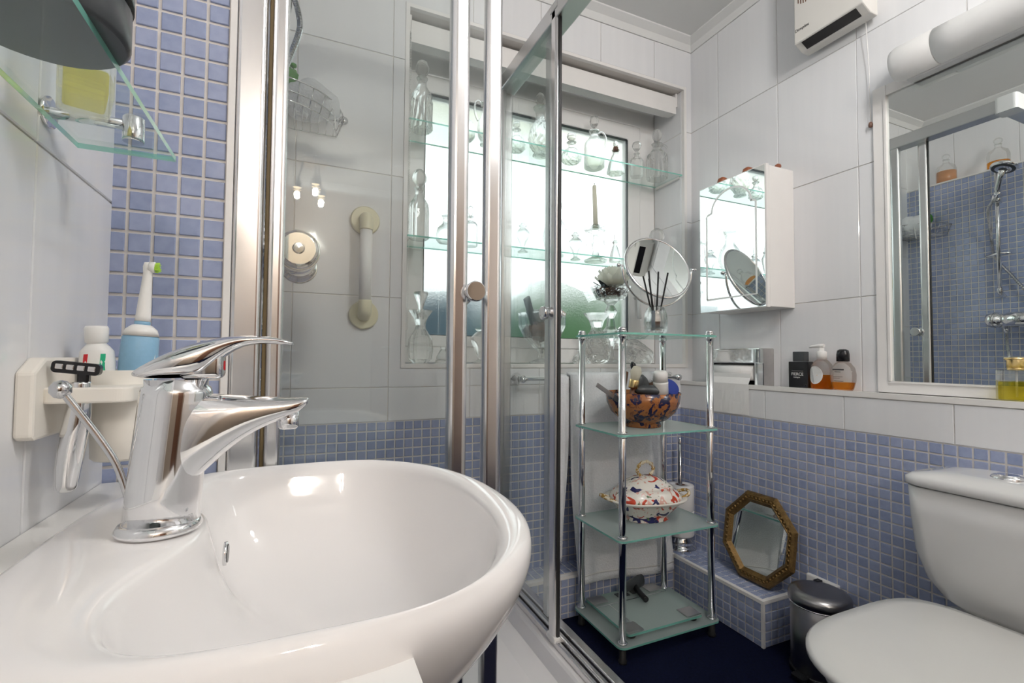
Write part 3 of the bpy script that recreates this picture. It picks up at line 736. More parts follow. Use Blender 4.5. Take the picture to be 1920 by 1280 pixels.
box('scent', (-.016, -.025, .006), (.016, .025, .030), MT['yellow'], pf, bev=.003, local=True)
box('collar', (-.012, -.012, .125), (.012, .012, .132), MT['goldcap'], pf, local=True)
box('cap', (-.017, -.020, .132), (.017, .020, .185), MT['black'], pf, bev=.003, local=True)
jr = thing('round_pot', 'dark grey round cosmetic pot on the glass shelf', 'pot', (-.180, .447, 1.153))
lathe('jar', [(0, 0), (.052, 0), (.055, .003), (.055, .030), (.050, .033)], MT['darkgrey'], jr, local=True, seg=40)
lathe('lid', [(.050, .033), (.056, .034), (.056, .050), (.052, .053), (0, .053)], MT['black'], jr, local=True, seg=40)

# ================================================================== SHOWER
tray = thing('shower_tray', 'white raised square shower tray under the glass enclosure', 'shower tray', (.29, 1.215, 0))
def rl(x0, x1, y0, y1, r, z): return [(x, y, z) for x, y in rrect(x0, x1, y0, y1, r, 6)]
loft('tray_body', [rl(XB+.001, .700, YS+.002, YB-.001, .02, .0), rl(XB+.001, .700, YS+.002, YB-.001, .02, .132), rl(XB+.006, .695, YS+.007, YB-.005, .018, .141),
     rl(-.05, .628, .905, 1.548, .05, .141), rl(-.045, .622, .912, 1.541, .05, .136), rl(-.03, .605, .93, 1.525, .06, .108), rl(.02, .55, .98, 1.47, .08, .101), rl(.25, .32, 1.19, 1.25, .03, .098)], MT['ceramic'], tray, smooth=False)
lathe('tray_waste', [(.042, .098), (.045, .103), (.035, .106), (0, .107)], MT['chrome'], tray, (.285, 1.22, 0), seg=30)
enc = thing('shower_enclosure', 'chrome-framed corner shower enclosure with two sliding glass doors', 'shower enclosure', (.29, 1.215, .141))
ZT0, ZT1 = .141, 1.925
# wall channel on the tiled end, seal, fixed front panel
def post(name, poly, z0, z1, m, parent): 
    return loft(name, [[(x, y, z0) for x, y in poly], [(x, y, z1) for x, y in poly]], MT[m], parent, smooth=False)
post('wall_channel', rrect(-.0985, -.059, .829, .885, .006), ZT0, ZT1, 'alu', enc)
post('seal_strip', rrect(-.0570, -.0505, .866, .876, .002), ZT0, ZT1, 'seal', enc)
fp = box('fixed_panel', (-.030, .857, .172), (.252, .863, 1.885), MT['glass'], enc)
post('panel_stile', rrect(-.051, -.027, .848, .872, .008), .17, 1.89, 'alu', fp)
post('panel_edge_profile', rrect(.249, .286, .846, .876, .011), .17, 1.89, 'alu', fp)
fd = box('sliding_door', (-.040, .887, .176), (.334, .892, 1.880), MT['glass'], enc)
post('door_edge_profile', rrect(.329, .366, .878, .902, .010), .174, 1.885, 'alu', fd)
post('door_back_profile', rrect(-.048, -.036, .882, .898, .004), .174, 1.885, 'alu', fd)
def knob(parent, c, axis, sgn, st=.008):
    pr_ = [(.0, 0), (.008, 0), (.008, st), (.0160, st+.001), (.0180, st+.003), (.0168, st+.005), (.0175, st+.007), (.0190, st+.009), (.0190, st+.017), (.0172, st+.019), (0, st+.019)]
    return lathe('door_knob', [(r, sgn*t) for r, t in pr_], MT['chrome'], parent, c, axis=axis, seg=32)
knob(fd, (.2945, .887, 1.040), 'Y', -1, .041); knob(fd, (.2945, .892, 1.040), 'Y', 1)
sp_ = box('fixed_panel', (.677, 1.250, .172), (.683, 1.585, 1.885), MT['glass'], enc)
post('panel_edge_profile', rrect(.668, .694, 1.238, 1.272, .008), .17, 1.89, 'alud', sp_)
post('wall_channel', rrect(.664, .696, 1.575, YB-.004, .006), ZT0, ZT1, 'alud', enc)
sd = box('sliding_door', (.648, 1.176, .176), (.653, 1.560, 1.880), MT['glass'], enc)
post('door_edge_profile', rrect(.638, .660, 1.148, 1.182, .008), .165, 1.905, 'alu', sd)
post('door_gasket', rrect(.645, .655, 1.144, 1.150, .002), .165, 1.905, 'rubber', sd)
post('door_back_profile', rrect(.643, .658, 1.548, 1.562, .004), .174, 1.885, 'alud', sd)
box('roller_block', (.636, 1.142, 1.902), (.662, 1.186, 1.922), MT['whiteplastic'], sd, bev=.003)
box('guide_block', (.636, 1.142, .152), (.662, 1.186, .168), MT['whiteplastic'], sd, bev=.003)
knob(sd, (.648, 1.196, 1.045), 'X', -1); knob(sd, (.653, 1.196, 1.045), 'X', 1)
# header rails, corner joint, bottom tracks
hz0, hz1 = 1.878, 1.930
box('header_rail', (-.06, .848, hz0), (.640, .902, hz1), MT['alud'], enc, bev=.004)
box('header_rail', (.638, .900, hz0), (.698, YB-.03, hz1), MT['alud'], enc, bev=.004)
prism('header_corner', rrect(.632, .702, .842, .908, .012), 'Z', hz0-.004, hz1+.004, MT['tube'], enc)
box('bottom_track', (-.06, .848, .141), (.640, .902, .168), MT['alu'], enc, bev=.004)
for a, b, hh in ((.640, .652, .160), (.655, .668, .170), (.671, .696, .176)):
    box('bottom_track', (a, .900, .141), (b, YB-.03, hh), MT['alu'], enc, bev=.003)
prism('bottom_corner', rrect(.632, .700, .842, .908, .012), 'Z', .141, .176, MT['tube'], enc)

# shower fittings on the tiled box-out
vx, vz = -.019, 1.122
vl = thing('shower_valve', 'chrome thermostatic bar shower valve on the blue mosaic wall', 'shower valve', (XB+.003, 1.10, vz))
lathe('bar', [(0, .985), (.030, .985), (.036, .990), (.038, 1.00), (.038, 1.03), (.030, 1.034), (.030, 1.055), (.035, 1.06), (.035, 1.14), (.030, 1.145), (.030, 1.165), (.037, 1.17), (.038, 1.20), (.034, 1.215), (0, 1.22)], MT['chrome'], vl, (vx+.012, 0, vz), axis='Y', seg=36)
for y0 in (1.0, 1.185):
    lathe('dial_ridge', [(.0385, y0), (.0395, y0+.003), (.0385, y0+.006)], MT['chromed'], vl, (vx+.012, 0, vz), axis='Y', seg=36)
lathe('dial_button', [(.0, .9800), (.009, .9805), (.011, .985)], MT['chromed'], vl, (vx+.012, 0, vz), axis='Y', seg=24)
for y in (1.055, 1.145):
    lathe('wall_flange', [(0, 0), (.030, 0), (.030, .006), (.014, .012), (.014, .07)], MT['chrome'], vl, (XB+.003, y, vz), axis='X', seg=28)
lathe('outlet', [(.011, -.062), (.011, -.03)], MT['chrome'], vl, (vx-.034, 1.165, vz), seg=20)
rx, ry = XB+.040, 1.188
rail = thing('shower_riser_rail', 'chrome riser rail with hand shower and flexible hose on the mosaic wall', 'hand shower', (XB+.003, ry, 1.27))
tube('riser', [(rx, ry, 1.285), (rx, ry, 1.90)], .0095, MT['chrome'], rail, 16)
for z in (1.285, 1.885):
    e = smooth_pts([(rx, ry, z), (rx-.004, ry, z-(.02 if z < 1.5 else -.01)), (rx-.025, ry, z-(.034 if z < 1.5 else -.014)), (XB+.003, ry, z-(.038 if z < 1.5 else -.014))], 4)
    tube('wall_bracket', e, .012, MT['chrome'], rail, 14)
lathe('slider', [(.0, -.022), (.020, -.022), (.021, .0), (.020, .022), (0, .022)], MT['chrome'], rail, (rx+.006, ry, 1.735), seg=20)
tube('holder_arm', [(rx+.006, ry, 1.735), (rx+.03, ry-.012, 1.752), (rx+.04, ry-.016, 1.762)], .013, MT['chrome'], rail, 14)
tube('soap_bar', [(rx, ry-.045, 1.455), (rx, ry, 1.462), (rx, ry+.05, 1.452)], .006, MT['chrome'], rail, 12)
hs = tube('handset', [(rx+.028, ry-.012, 1.742), (rx+.042, ry-.018, 1.78), (rx+.062, ry-.036, 1.825), (rx+.082, ry-.054, 1.858)], [.0125, .0135, .013, .016], MT['chrome'], rail, 18)
sh = lathe('spray_head', [(0, -.014), (.026, -.014), (.047, -.008), (.052, -.002), (.050, .006), (.030, .016), (0, .018)], MT['chrome'], rail, local=True, seg=36)
sh.location = Vector((rx+.088, ry-.060, 1.864))-rail.location; sh.rotation_euler = (.15, -.35, 0)
sf = lathe('spray_face', [(0, -.0155), (.043, -.0115), (.045, -.008)], MT['darkgrey'], sh, local=True, seg=32)
def hose(P, name):
    pts = smooth_pts(P, 26); rr = [.0062+(.0011 if k % 2 else 0) for k in range(len(pts))]
    return tube(name, pts, rr, MT['chromed'], rail, 8, smooth=False)
hose([(rx+.027, ry-.012, 1.745), (rx+.040, ry+.006, 1.715), (rx+.042, ry+.02, 1.68), (rx+.018, ry+.024, 1.60), (rx-.006, ry+.026, 1.52), (rx-.012, ry+.016, 1.44), (rx-.012, ry-.05, 1.33), (rx-.012, ry-.12, 1.20), (rx-.01, ry-.17, 1.02), (rx-.006, ry-.15, .92), (rx, ry-.10, .88), (rx+.004, ry-.04, .91), (vx-.034, 1.162, .985), (vx-.034, 1.165, 1.062)], 'hose')
# corner wire basket with bath puff and green toy
bz = 1.615
bas = thing('wire_basket', 'chrome wire corner basket in the shower', 'basket', (XB+.05, YB-.06, bz))
def arc(r, z, n=12): return [(XB+.006+r*math.sin(PI/2*k/n), YB-.006-r*math.cos(PI/2*k/n), z) for k in range(n+1)]
for z, r in ((bz, .185), (bz+.022, .195), (bz+.052, .205)): tube('wire_rail', arc(r, z), .0020, MT['chromed'], bas, 6)
for z, r in ((bz, .185), (bz+.052, .205)):
    tube('wire_rail', [(XB+.006, YB-.006-r, z), (XB+.006, YB-.006, z), (XB+.006+r, YB-.006, z)], .0020, MT['chromed'], bas, 6)
for k in range(9):
    a = PI/2*k/8
    tube('wire_upright', [(XB+.006+.185*math.sin(a), YB-.006-.185*math.cos(a), bz), (XB+.006+.205*math.sin(a), YB-.006-.205*math.cos(a), bz+.052)], .0016, MT['chromed'], bas, 6)
for k in range(8):
    x = XB+.006+.02+k*.022; yy = math.sqrt(max(0, .185**2-(x-XB-.006)**2))
    tube('base_wire', [(x, YB-.006, bz), (x, YB-.006-yy, bz)], .0015, MT['chromed'], bas, 6)
lathe('suction_hook', [(0, 0), (.012, 0), (.014, -.006), (.006, -.012), (0, -.013)], MT['chromed'], bas, (XB+.211, YB-.004, bz+.055), axis='Y', seg=20)
pu = thing('bath_puff', 'white crumpled bath puff lying in the wire basket', 'bath puff', (.0, YB-.08, bz+.004))
blob('netting', (.005, YB-.082, bz+.058), (.092, .068, .052), MT['towel'], pu, 11, 12); tube('cord', smooth_pts([(.05, YB-.1, bz+.06), (.075, YB-.12, bz+.03), (.08, YB-.13, bz-.03)], 4), .0015, MT['whiteplastic'], pu, 6)
gt = thing('green_frog_sponge', 'green round frog sponge sitting on the bath puff', 'sponge', (-.055, YB-.11, bz+.06))
gm = mat('green_sponge', (.05, .26, .03), .6, noise=.2); blob('sponge', (-.055, YB-.11, bz+.098), (.034, .034, .034), gm, gt, 5, 10)
for d in (-.016, .016): lathe('eye', [(0, -.009), (.009, -.003), (.009, .003), (0, .009)], gm, gt, (-.035, YB-.115+d, bz+.128), seg=14)
for i, (y, lab, mm, fl) in enumerate([(1.44, 'round glass bottle half full of peach bath oil on the shower ledge', 'peach', .075), (1.22, 'round stoppered glass bottle with golden label on the shower ledge', 'orange', .05)]):
    b = thing('bath_oil_bottle', lab, 'bottle', (-.17, y, ZBX+.002), (0, 0, 0), 'bath oil bottles on the shower ledge')
    H = .165
    lathe('glass_body', [(0, .0), (.042, .0), (.045, .006), (.045, .085), (.038, .108), (.018, .122), (.014, .128), (.014, .142), (.016, .145)], MT['clear'], b, local=True, seg=32)
    lathe('oil' if i == 0 else 'oil', [(0, .004), (.041, .004), (.042, fl), (0, fl)], MT[mm], b, local=True, seg=32)
    lathe('stopper', [(.010, .143), (.012, .148), (.018, .156), (.018, .168), (.010, .176), (0, .177)], MT['clear'], b, local=True, seg=24)
# grab rail on the window wall
gr = thing('grab_rail', 'white shower grab rail with cream end flanges on the white tiles', 'grab rail', (.181, YB-.003, 1.204))
for z, s in ((1.357, -1), (1.052, 1)):
    lathe('flange', [(0, 0), (.046, 0), (.046, -.010), (.042, -.014), (0, -.014)], MT['cream'], gr, (.183, YB-.003, z), axis='Y', seg=40)
    e = smooth_pts([(.183, YB-.015, z), (.183, YB-.038, z+s*.001), (.182, YB-.053, z+s*.014), (.182, YB-.055, z+s*.042)], 5)
    tube('elbow', e, .0205, MT['cream'], gr, 20)
tube('bar', [(.182, YB-.055, 1.357-.040), (.181, YB-.055, 1.052+.040)], .0185, MT['whitebar'], gr, 20)

# ================================================================== WINDOW RECESS: glass shelves and crystal
Z1, Z2, ZS = 1.728, 1.326, WZ0+.003
for nm, z, y0, y1 in (('upper', Z1, YB+.004, 1.775), ('lower', Z2, YB+.004, 1.77)):
    s = thing('recess_shelf', '%s green-edged glass shelf across the window recess' % nm, 'shelf', (.92, 1.68, z), group='glass shelves in the window recess')
    box('glass_plate', (WX0+.004, y0, z), (WX1-.004, y1, z+.0055), MT['shelfglass'], s, edge=MT['edge'])
    for x, d in ((WX0+.0025, 1), (WX1-.0025, -1)):
        b_ = prism('support_strip', [(YB+.02, z-.008), (1.77, z-.012), (1.77, z), (YB+.02, z)], 'X', x, x+d*.010, MT['trim'], s)
Z1 += .0058; Z2 += .0058
def cutter(kind, seg):
    if kind == 'diamond': return lambda i, j: 1.0-.09*((i+j) % 2)
    if kind == 'flute': return lambda i, j: 1.0-.07*(j % 2)
    if kind == 'flute2': return lambda i, j: 1.0-.10*((j//2) % 2)
    return None
def sub_prof(prof, n):
    out = []
    for a, b in zip(prof[:-1], prof[1:]):
        for k in range(n): out.append((a[0]+(b[0]-a[0])*k/n, a[1]+(b[1]-a[1])*k/n))
    out.append(prof[-1]); return out
BODY = {  # (radius, height) in units of body height 1 and radius 1
 'decanter': [(.80, 0), (1, .03), (1, .55), (.92, .68), (.55, .80), (.40, .86), (.38, .93), (.52, 1.0)],
 'squat': [(.75, 0), (1, .10), (1.0, .35), (.85, .55), (.40, .70), (.30, .80), (.32, .92), (.50, 1.0)],
 'cone': [(.95, 0), (1, .04), (.80, .40), (.45, .75), (.30, .85), (.34, .92), (.44, 1.0)],
 'amphora': [(.70, 0), (.72, .03), (.28, .10), (.24, .18), (.55, .36), (.95, .62), (1, .74), (.62, .86), (.36, .92), (.62, 1.0)],
 'square': [(.95, 0), (1, .02), (1, .70), (.75, .80), (.35, .86), (.33, .95), (.50, 1.0)],
 'thistle': [(.55, 0), (.9, .08), (1, .26), (.92, .46), (.45, .64), (.36, .72), (.52, .86), (.92, 1.0)],
 'ewer': [(.60, 0), (.62, .03), (.45, .06), (.85, .20), (1, .36), (.85, .55), (.42, .72), (.34, .82), (.42, .92), (.58, 1.0)],
}
STOP = {
 'ball': [(.30, 0), (.25, .10), (.55, .22), (.98, .45), (1.0, .62), (.75, .85), (.3, .97), (0, 1.0)],
 'spire': [(.6, 0), (1, .10), (.55, .22), (.30, .30), (.45, .45), (.35, .65), (.12, .9), (0, 1.0)],
 'flare': [(.35, 0), (.35, .25), (.55, .5), (1.0, .9), (.9, 1.0), (0, .95)],
 'mush': [(.4, 0), (.35, .25), (.8, .45), (1, .65), (.8, .9), (0, 1.0)],
}
def vessel(name, label, cat, c, r, hb, body='decanter', stop=None, hs=.05, rs=.02, cut=None, seg=20, handle=None, group=None, m='crystal', rot=0):
    t = thing(name, label, cat, c, (0, 0, rot), group or 'glassware in the window recess')
    pf_ = sub_prof([(a*r, b*hb) for a, b in BODY[body]], 2)
    cf = cutter(cut, seg); top = .62 if body in ('decanter', 'square', 'squat') else .75
    cc = (lambda i, j: cf(i, j) if pf_[i][1] < hb*top else 1) if cf else None
    outer = pf_
    inner = [(max(.001, a-.0035), b+(.006 if k == 0 else 0)) for k, (a, b) in enumerate(pf_)][::-1]
    lathe('vessel', [(0, 0)]+outer, MT[m], t, local=True, seg=seg if body != 'square' else 8, smooth=not cut and body != 'square', cut=(lambda i, j: cc(i-1, j) if i > 0 else 1) if cc else None, rot=.3)
    if stop:
        sp2 = [(a*rs, hb-.006+b*hs) for a, b in STOP[stop]]
        lathe('stopper', sp2, MT[m], t, local=True, seg=14, smooth=stop not in ('mush',), cut=cutter('flute', 14) if stop in ('mush', 'ball') and cut else None)
    if handle:
        d = handle
        P = smooth_pts([(d*r*.40, 0, hb*.93), (d*(r*.9), 0, hb*1.02), (d*(r*1.35), 0, hb*.90), (d*(r*1.30), 0, hb*.70), (d*r*.92, 0, hb*.55)], 5)
        tube('handle', P, .0042, MT[m], t, 8, local=True)
    return t
# upper shelf
vessel('crystal_decanter', 'tall diamond-cut crystal decanter with ball stopper at the left of the upper shelf', 'decanter', (.385, 1.69, Z1), .040, .195, 'decanter', 'ball', .075, .026, 'diamond', 24)
vessel('round_carafe', 'round plain glass carafe on the upper shelf behind the door profile', 'carafe', (.545, 1.69, Z1), .042, .115, 'squat', 'mush', .03, .014)
vessel('glass_ewer', 'slim handled glass ewer on the upper shelf between the two door profiles', 'ewer', (.632, 1.70, Z1), .030, .165, 'ewer', handle=-1)
vessel('scent_bottle', 'small fluted scent bottle on the upper shelf behind the side glass', 'scent bottle', (.765, 1.695, Z1), .036, .085, 'squat', 'mush', .042, .016, 'diamond', 20)
vessel('claret_jug', 'wide cut-glass claret jug with looped handle on the upper shelf', 'jug', (.872, 1.70, Z1), .050, .20, 'ewer', 'ball', .07, .02, 'diamond', 22, handle=1)
vessel('crystal_decanter', 'squat cut-crystal decanter with mushroom stopper on the upper shelf', 'decanter', (1.020, 1.70, Z1), .043, .085, 'squat', 'mush', .048, .021, 'diamond', 22)
vessel('handled_decanter', 'tall handled decanter with knobbed stopper in the middle of the upper shelf', 'decanter', (1.142, 1.715, Z1), .044, .165, 'decanter', 'mush', .075, .020, None, 26, handle=1)
t = vessel('scent_bottle', 'conical scent bottle with brown cork neck on the upper shelf', 'scent bottle', (1.258, 1.72, Z1), .040, .105, 'cone', 'mush', .05, .011, 'flute2', 24)
lathe('cork', [(.010, .100), (.0115, .104), (.0115, .116), (.010, .119)], MT['brown'], t, local=True, seg=14)
vessel('cut_crystal_bottle', 'narrow deep-cut crystal bottle beside the right end of the upper shelf', 'bottle', (1.365, 1.71, Z1), .030, .105, 'square', 'mush', .062, .021, 'flute', 16)
vessel('handled_decanter', 'ribbed decanter with round stopper and loop handle at the right end of the upper shelf', 'decanter', (1.472, 1.70, Z1), .048, .165, 'decanter', 'ball', .078, .022, 'flute', 30, handle=1)
# lower shelf
vessel('crystal_decanter', 'tall ribbed crystal decanter with ball stopper at the left of the lower shelf', 'decanter', (.374, 1.665, Z2), .036, .185, 'decanter', 'ball', .075, .027, 'flute', 28)
vessel('round_carafe', 'small round glass carafe on the lower shelf behind the fixed panel profile', 'carafe', (.475, 1.67, Z2), .036, .10, 'squat')
vessel('cut_crystal_bottle', 'slender square bottle with tiny ball stopper on the lower shelf between the door profiles', 'bottle', (.572, 1.68, Z2), .027, .112, 'square', 'ball', .048, .012)
vessel('scent_bottle', 'thin tapering scent bottle on the lower shelf beside the wall channel', 'scent bottle', (.720, 1.68, Z2), .018, .13, 'amphora', 'spire', .05, .010)
vessel('scent_bottle', 'amphora-shaped scent bottle with spire stopper on the lower shelf behind the side glass', 'scent bottle', (.790, 1.685, Z2), .028, .105, 'amphora', 'spire', .062, .016)
vessel('glass_ewer', 'large clear wine ewer with curled handle on the lower shelf', 'ewer', (.945, 1.70, Z2), .055, .215, 'ewer', handle=1, m='clear')
vessel('scent_bottle', 'amphora-shaped scent bottle beside the crystal candlestick', 'scent bottle', (1.052, 1.72, Z2), .030, .105, 'amphora', 'spire', .065, .018)
vessel('scent_bottle', 'short scent bottle with spire stopper right of the crystal candlestick', 'scent bottle', (1.225, 1.68, Z2), .026, .085, 'cone', 'spire', .055, .013)
vessel('crystal_decanter', 'decanter with large globe stopper behind the round swivel mirror', 'decanter', (1.470, 1.70, Z2), .042, .10, 'decanter', 'ball', .085, .034)
vessel('scent_bottle', 'tiny scent bottle peeking over the top of the round swivel mirror', 'scent bottle', (1.325, 1.69, Z2), .022, .07, 'cone', 'mush', .03, .011)
cs = thing('lustre_candlestick', 'crystal candlestick hung with lustre drops on the lower shelf', 'candlestick', (1.150, 1.715, Z2))
lathe('stem', [(0, 0), (.048, .0), (.05, .006), (.018, .02), (.012, .05), (.018, .07), (.012, .085), (.014, .11), (.022, .125), (.048, .135), (.050, .143), (.020, .148), (.016, .160), (.013, .160), (.012, .148), (0, .147)], MT['crystal'], cs, local=True, seg=24)
for k in range(10):
    a = 2*PI*k/10; x, y = .047*math.cos(a), .047*math.sin(a)
    lathe('lustre_drop', [(0, .132), (.004, .126), (.002, .120), (.0045, .108), (.0055, .085), (.003, .070), (0, .064)], MT['crystal'], cs, (x, y, 0), local=True, seg=6, smooth=False)
cd = thing('ivory_candle', 'tall ivory taper candle in the crystal candlestick', 'candle', (1.150, 1.715, Z2+.149), (0, -.04, 0))
lathe('taper', [(0, 0), (.0105, 0), (.0095, .10), (.0085, .175), (.006, .182), (0, .184)], MT['wax'], cd, local=True, seg=20)
tube('wick', [(0, 0, .182), (.001, 0, .192)], .0012, MT['black'], cd, 6, local=True)
# window sill
vessel('thistle_decanter', 'thistle-shaped cut decanter with flared stopper at the left end of the sill', 'decanter', (.384, 1.66, ZS), .046, .185, 'thistle', 'flare', .072, .026, 'flute2', 24)
vessel('glass_tumbler', 'small glass tumbler on the sill behind the fixed panel profile', 'tumbler', (.470, 1.67, ZS), .030, .06, 'cone')
vessel('goblet', 'plain glass goblet on the sill between the two door profiles', 'goblet', (.620, 1.69, ZS), .038, .13, 'amphora')
pb = thing('footed_glass_bowl', 'large footed glass bowl on the sill behind the shower side panel', 'glass bowl', (.880, 1.69, ZS))
lathe('bowl', [(0, 0), (.050, 0), (.052, .006), (.020, .018), (.014, .04), (.030, .06), (.072, .10), (.094, .15), (.094, .19), (.098, .20), (.092, .20), (.089, .15), (.066, .105), (.02, .068), (0, .064)], MT['crystal'], pb, local=True, seg=28, smooth=False, cut=cutter('flute', 28))
for nm, lab, m_, p, e, sz in (('toiletry_box', 'dark grey slim box tilted in the footed glass bowl', 'darkgrey', (-.062, -.02, .20), (.2, -.55, .3), (.03, .014, .13)), ('toiletry_box', 'small grey carton leaning in the footed glass bowl', 'steel', (.03, .01, .215), (.1, .35, .1), (.028, .016, .10)),
                        ('pink_soap_bar', 'pale pink bar of soap resting on top of the footed glass bowl', 'wax', (.062, -.01, .212), (0, .45, .2), (.07, .03, .02)), ('dark_pouch', 'dark pouch lying across the footed glass bowl', 'darkgrey', (-.01, .0, .165), (.1, .9, .2), (.10, .05, .035))):
    q = thing(nm, lab, 'toiletry', (.880+p[0], 1.69+p[1], ZS+p[2]), e)
    mm = mat('pale_pink_soap', (.62, .42, .36), .5, noise=.04) if nm == 'pink_soap_bar' else MT[m_]
    box('packet', tuple(-v/2 for v in sz), tuple(v/2 for v in sz), mm, q, bev=.004, local=True)
pp = blob('potpourri', (.880, 1.69, ZS+.128), (.066, .066, .038), MT['brown'], None, 9, 12); tag(pp, 'mixed potpourri filling the footed glass bowl', 'potpourri'); pp['kind'] = 'stuff'
vessel('thistle_vase', 'scalloped crystal thistle vase on the sill left of the lotus flower dish', 'vase', (1.105, 1.640, ZS), .060, .205, 'thistle', cut='diamond', seg=26)
vessel('small_crystal_pot', 'small crystal pot on the sill behind the left pole of the glass stand', 'pot', (1.030, 1.64, ZS), .034, .055, 'squat', cut='diamond')
co = thing('crystal_compote', 'tall-stemmed crystal dish on the sill filled with brown pebbles', 'dish', (1.228, 1.715, ZS))
lathe('stem', [(0, 0), (.05, 0), (.052, .006), (.016, .02), (.012, .06), (.022, .085), (.038, .11), (.040, .135), (.020, .16), (.014, .195), (.028, .225), (.014, .252), (.030, .269)], MT['crystal'], co, local=True, seg=18, smooth=False)
lathe('dish', [(.030, .269), (.062, .279), (.085, .326), (.089, .332), (.084, .332), (.060, .285), (0, .280)], MT['crystal'], co, local=True, seg=30, smooth=False, cut=cutter('flute', 30))
V, F = [], []; rnd = random.Random(5)
for k in range(330):
    a = rnd.uniform(0, 2*PI); zz = .290+rnd.uniform(0, .036); r = (.046+(zz-.29)*.75)*math.sqrt(rnd.random())
    c = (r*math.cos(a), r*math.sin(a), zz); s = rnd.uniform(.0045, .0075); q = len(V)
    V += [(c[0]+s, c[1], c[2]), (c[0]-s, c[1], c[2]), (c[0], c[1]+s, c[2]), (c[0], c[1]-s, c[2]), (c[0], c[1], c[2]+s*.7), (c[0], c[1], c[2]-s*.7)]
    F += [[q+i, q+j, q+l] for i in (0, 1) for j in (2, 3) for l in (4, 5)]
pg = mobj('pebbles', V, F, MT['brown'], co, False, True); pg['kind'] = 'stuff'
fl = thing('lotus_flower', 'white artificial lotus flower lying on the brown pebbles', 'flower', (1.234, 1.708, ZS+.322))
def petal(ang, tilt, ln, wd, parent, m_, cup=.5, name='petal', z=0):
    V, F = [], []; nu, nv = 7, 5
    for i in range(nu):
        t = i/(nu-1); wv = wd*math.sin(PI*(.12+.83*t))**.8
        for j in range(nv):
            s = (j/(nv-1)-.5)*2
            V.append((ln*t, s*wv, cup*wd*(s*s)*.6+ln*.28*t*t))
    for i in range(nu-1):
        for j in range(nv-1): F.append([i*nv+j, i*nv+j+1, (i+1)*nv+j+1, (i+1)*nv+j])
    R = Matrix.Rotation(ang, 4, 'Z') @ Matrix.Rotation(-tilt, 4, 'Y')
    V = [tuple(R @ Vector(v)+Vector((0, 0, z))) for v in V]
    return mobj(name, V, F, m_, parent, True, True)
for n, tl, ln, wd in ((10, .30, .090, .032), (9, .62, .098, .032), (8, .92, .096, .030), (7, 1.15, .088, .027), (5, 1.35, .074, .022)):
    for k in range(n): petal(2*PI*k/n+tl*2, tl, ln, wd, fl, MT['petal'])
for a in (2.6, 3.3): petal(a, .12, .088, .018, fl, MT['leaf'], .2, 'leaf', -.004)
tl = thing('tilted_decanter', 'cut-glass bottle lying tilted on the sill behind the glass stand', 'decanter', (1.345, 1.675, ZS+.040), (0, -1.15, .25))
pf_ = sub_prof([(a*.05, b*.17-.05) for a, b in BODY['decanter']], 2)
lathe('vessel', [(0, -.05)]+pf_, MT['crystal'], tl, local=True, seg=24, smooth=False, cut=lambda i, j: 1-.08*((i+j) % 2) if i < 9 else 1)
lathe('stopper', [(a*.022, .115+b*.05) for a, b in STOP['mush']], MT['crystal'], tl, local=True, seg=14, smooth=False)

# ================================================================== GLASS STAND AND WHAT STANDS ON IT
PX0, PX1, PY0, PY1 = .908, 1.270, 1.208, 1.438
SHZ = [.050, .363, .680, .992]
st = thing('glass_stand', 'four-tier glass shelf stand with chrome poles beside the towel', 'shelf stand', (1.089, 1.332, 0))
for i, z in enumerate(SHZ):
    m_ = MT['shelfglass'] if i == 3 else MT['frostshelf']
    poly = rrect(PX0-.022, PX1+.022, PY0-.022, PY1+.022, .022, 5)
    g = prism('glass_tier', poly, 'Z', z, z+.006, m_, st); g.data.materials.append(MT['edge'])
    for p in g.data.polygons:
        if abs(p.normal.z) < .5: p.material_index = 1
for x in (PX0, PX1):
    for y in (PY0, PY1):
        pole = tube('pole', [(x, y, SHZ[0]), (x, y, SHZ[3]+.008)], .0115, MT['chrome'], st, 18)
        for z in SHZ:
            for d in (-.007, .0062):
                lathe('collar', [(.0118, 0), (.0150, .001), (.0150, .0055), (.0118, .0065)], MT['chrome'], pole, (x, y, z+d), seg=18)
        lathe('finial', [(.0125, 0), (.0125, .006), (.009, .011), (0, .012)], MT['chrome'], pole, (x, y, SHZ[3]+.012), seg=18)
        lathe('foot', [(0, 0), (.012, 0), (.013, .006), (.0105, .012), (.0105, .049)], MT['rubber'], pole, (x, y, .0), seg=18)
T1, T2, T3, T4 = [z+.0062 for z in SHZ]
# reed diffuser
rd = thing('reed_diffuser', 'clear round reed diffuser with black sticks on the top glass tier', 'diffuser', (1.105, 1.285, T4))
lathe('glass_jar', [(0, 0), (.030, 0), (.037, .014), (.040, .042), (.037, .072), (.029, .092), (.022, .098), (.020, .095), (.026, .088), (.033, .070), (.035, .042), (.031, .020), (0, .016)], MT['crystal'], rd, local=True, seg=28)
lathe('silver_core', [(0, .016), (.020, .016), (.023, .045), (.016, .082), (0, .082)], MT['chromed'], rd, local=True, seg=8, smooth=False)
for dx, dy, tx, ty, L_ in ((-.006, 0, -.045, .01, .20), (-.004, .005, -.038, -.01, .215), (0, 0, -.012, .02, .195), (.004, 0, .012, 0, .218), (.005, .004, .022, .012, .20), (.006, -.003, .045, -.01, .215)):
    tube('reed', [(dx*.6, dy, .03), (tx, ty, L_)], .0031, MT['reed'], rd, 6, local=True)
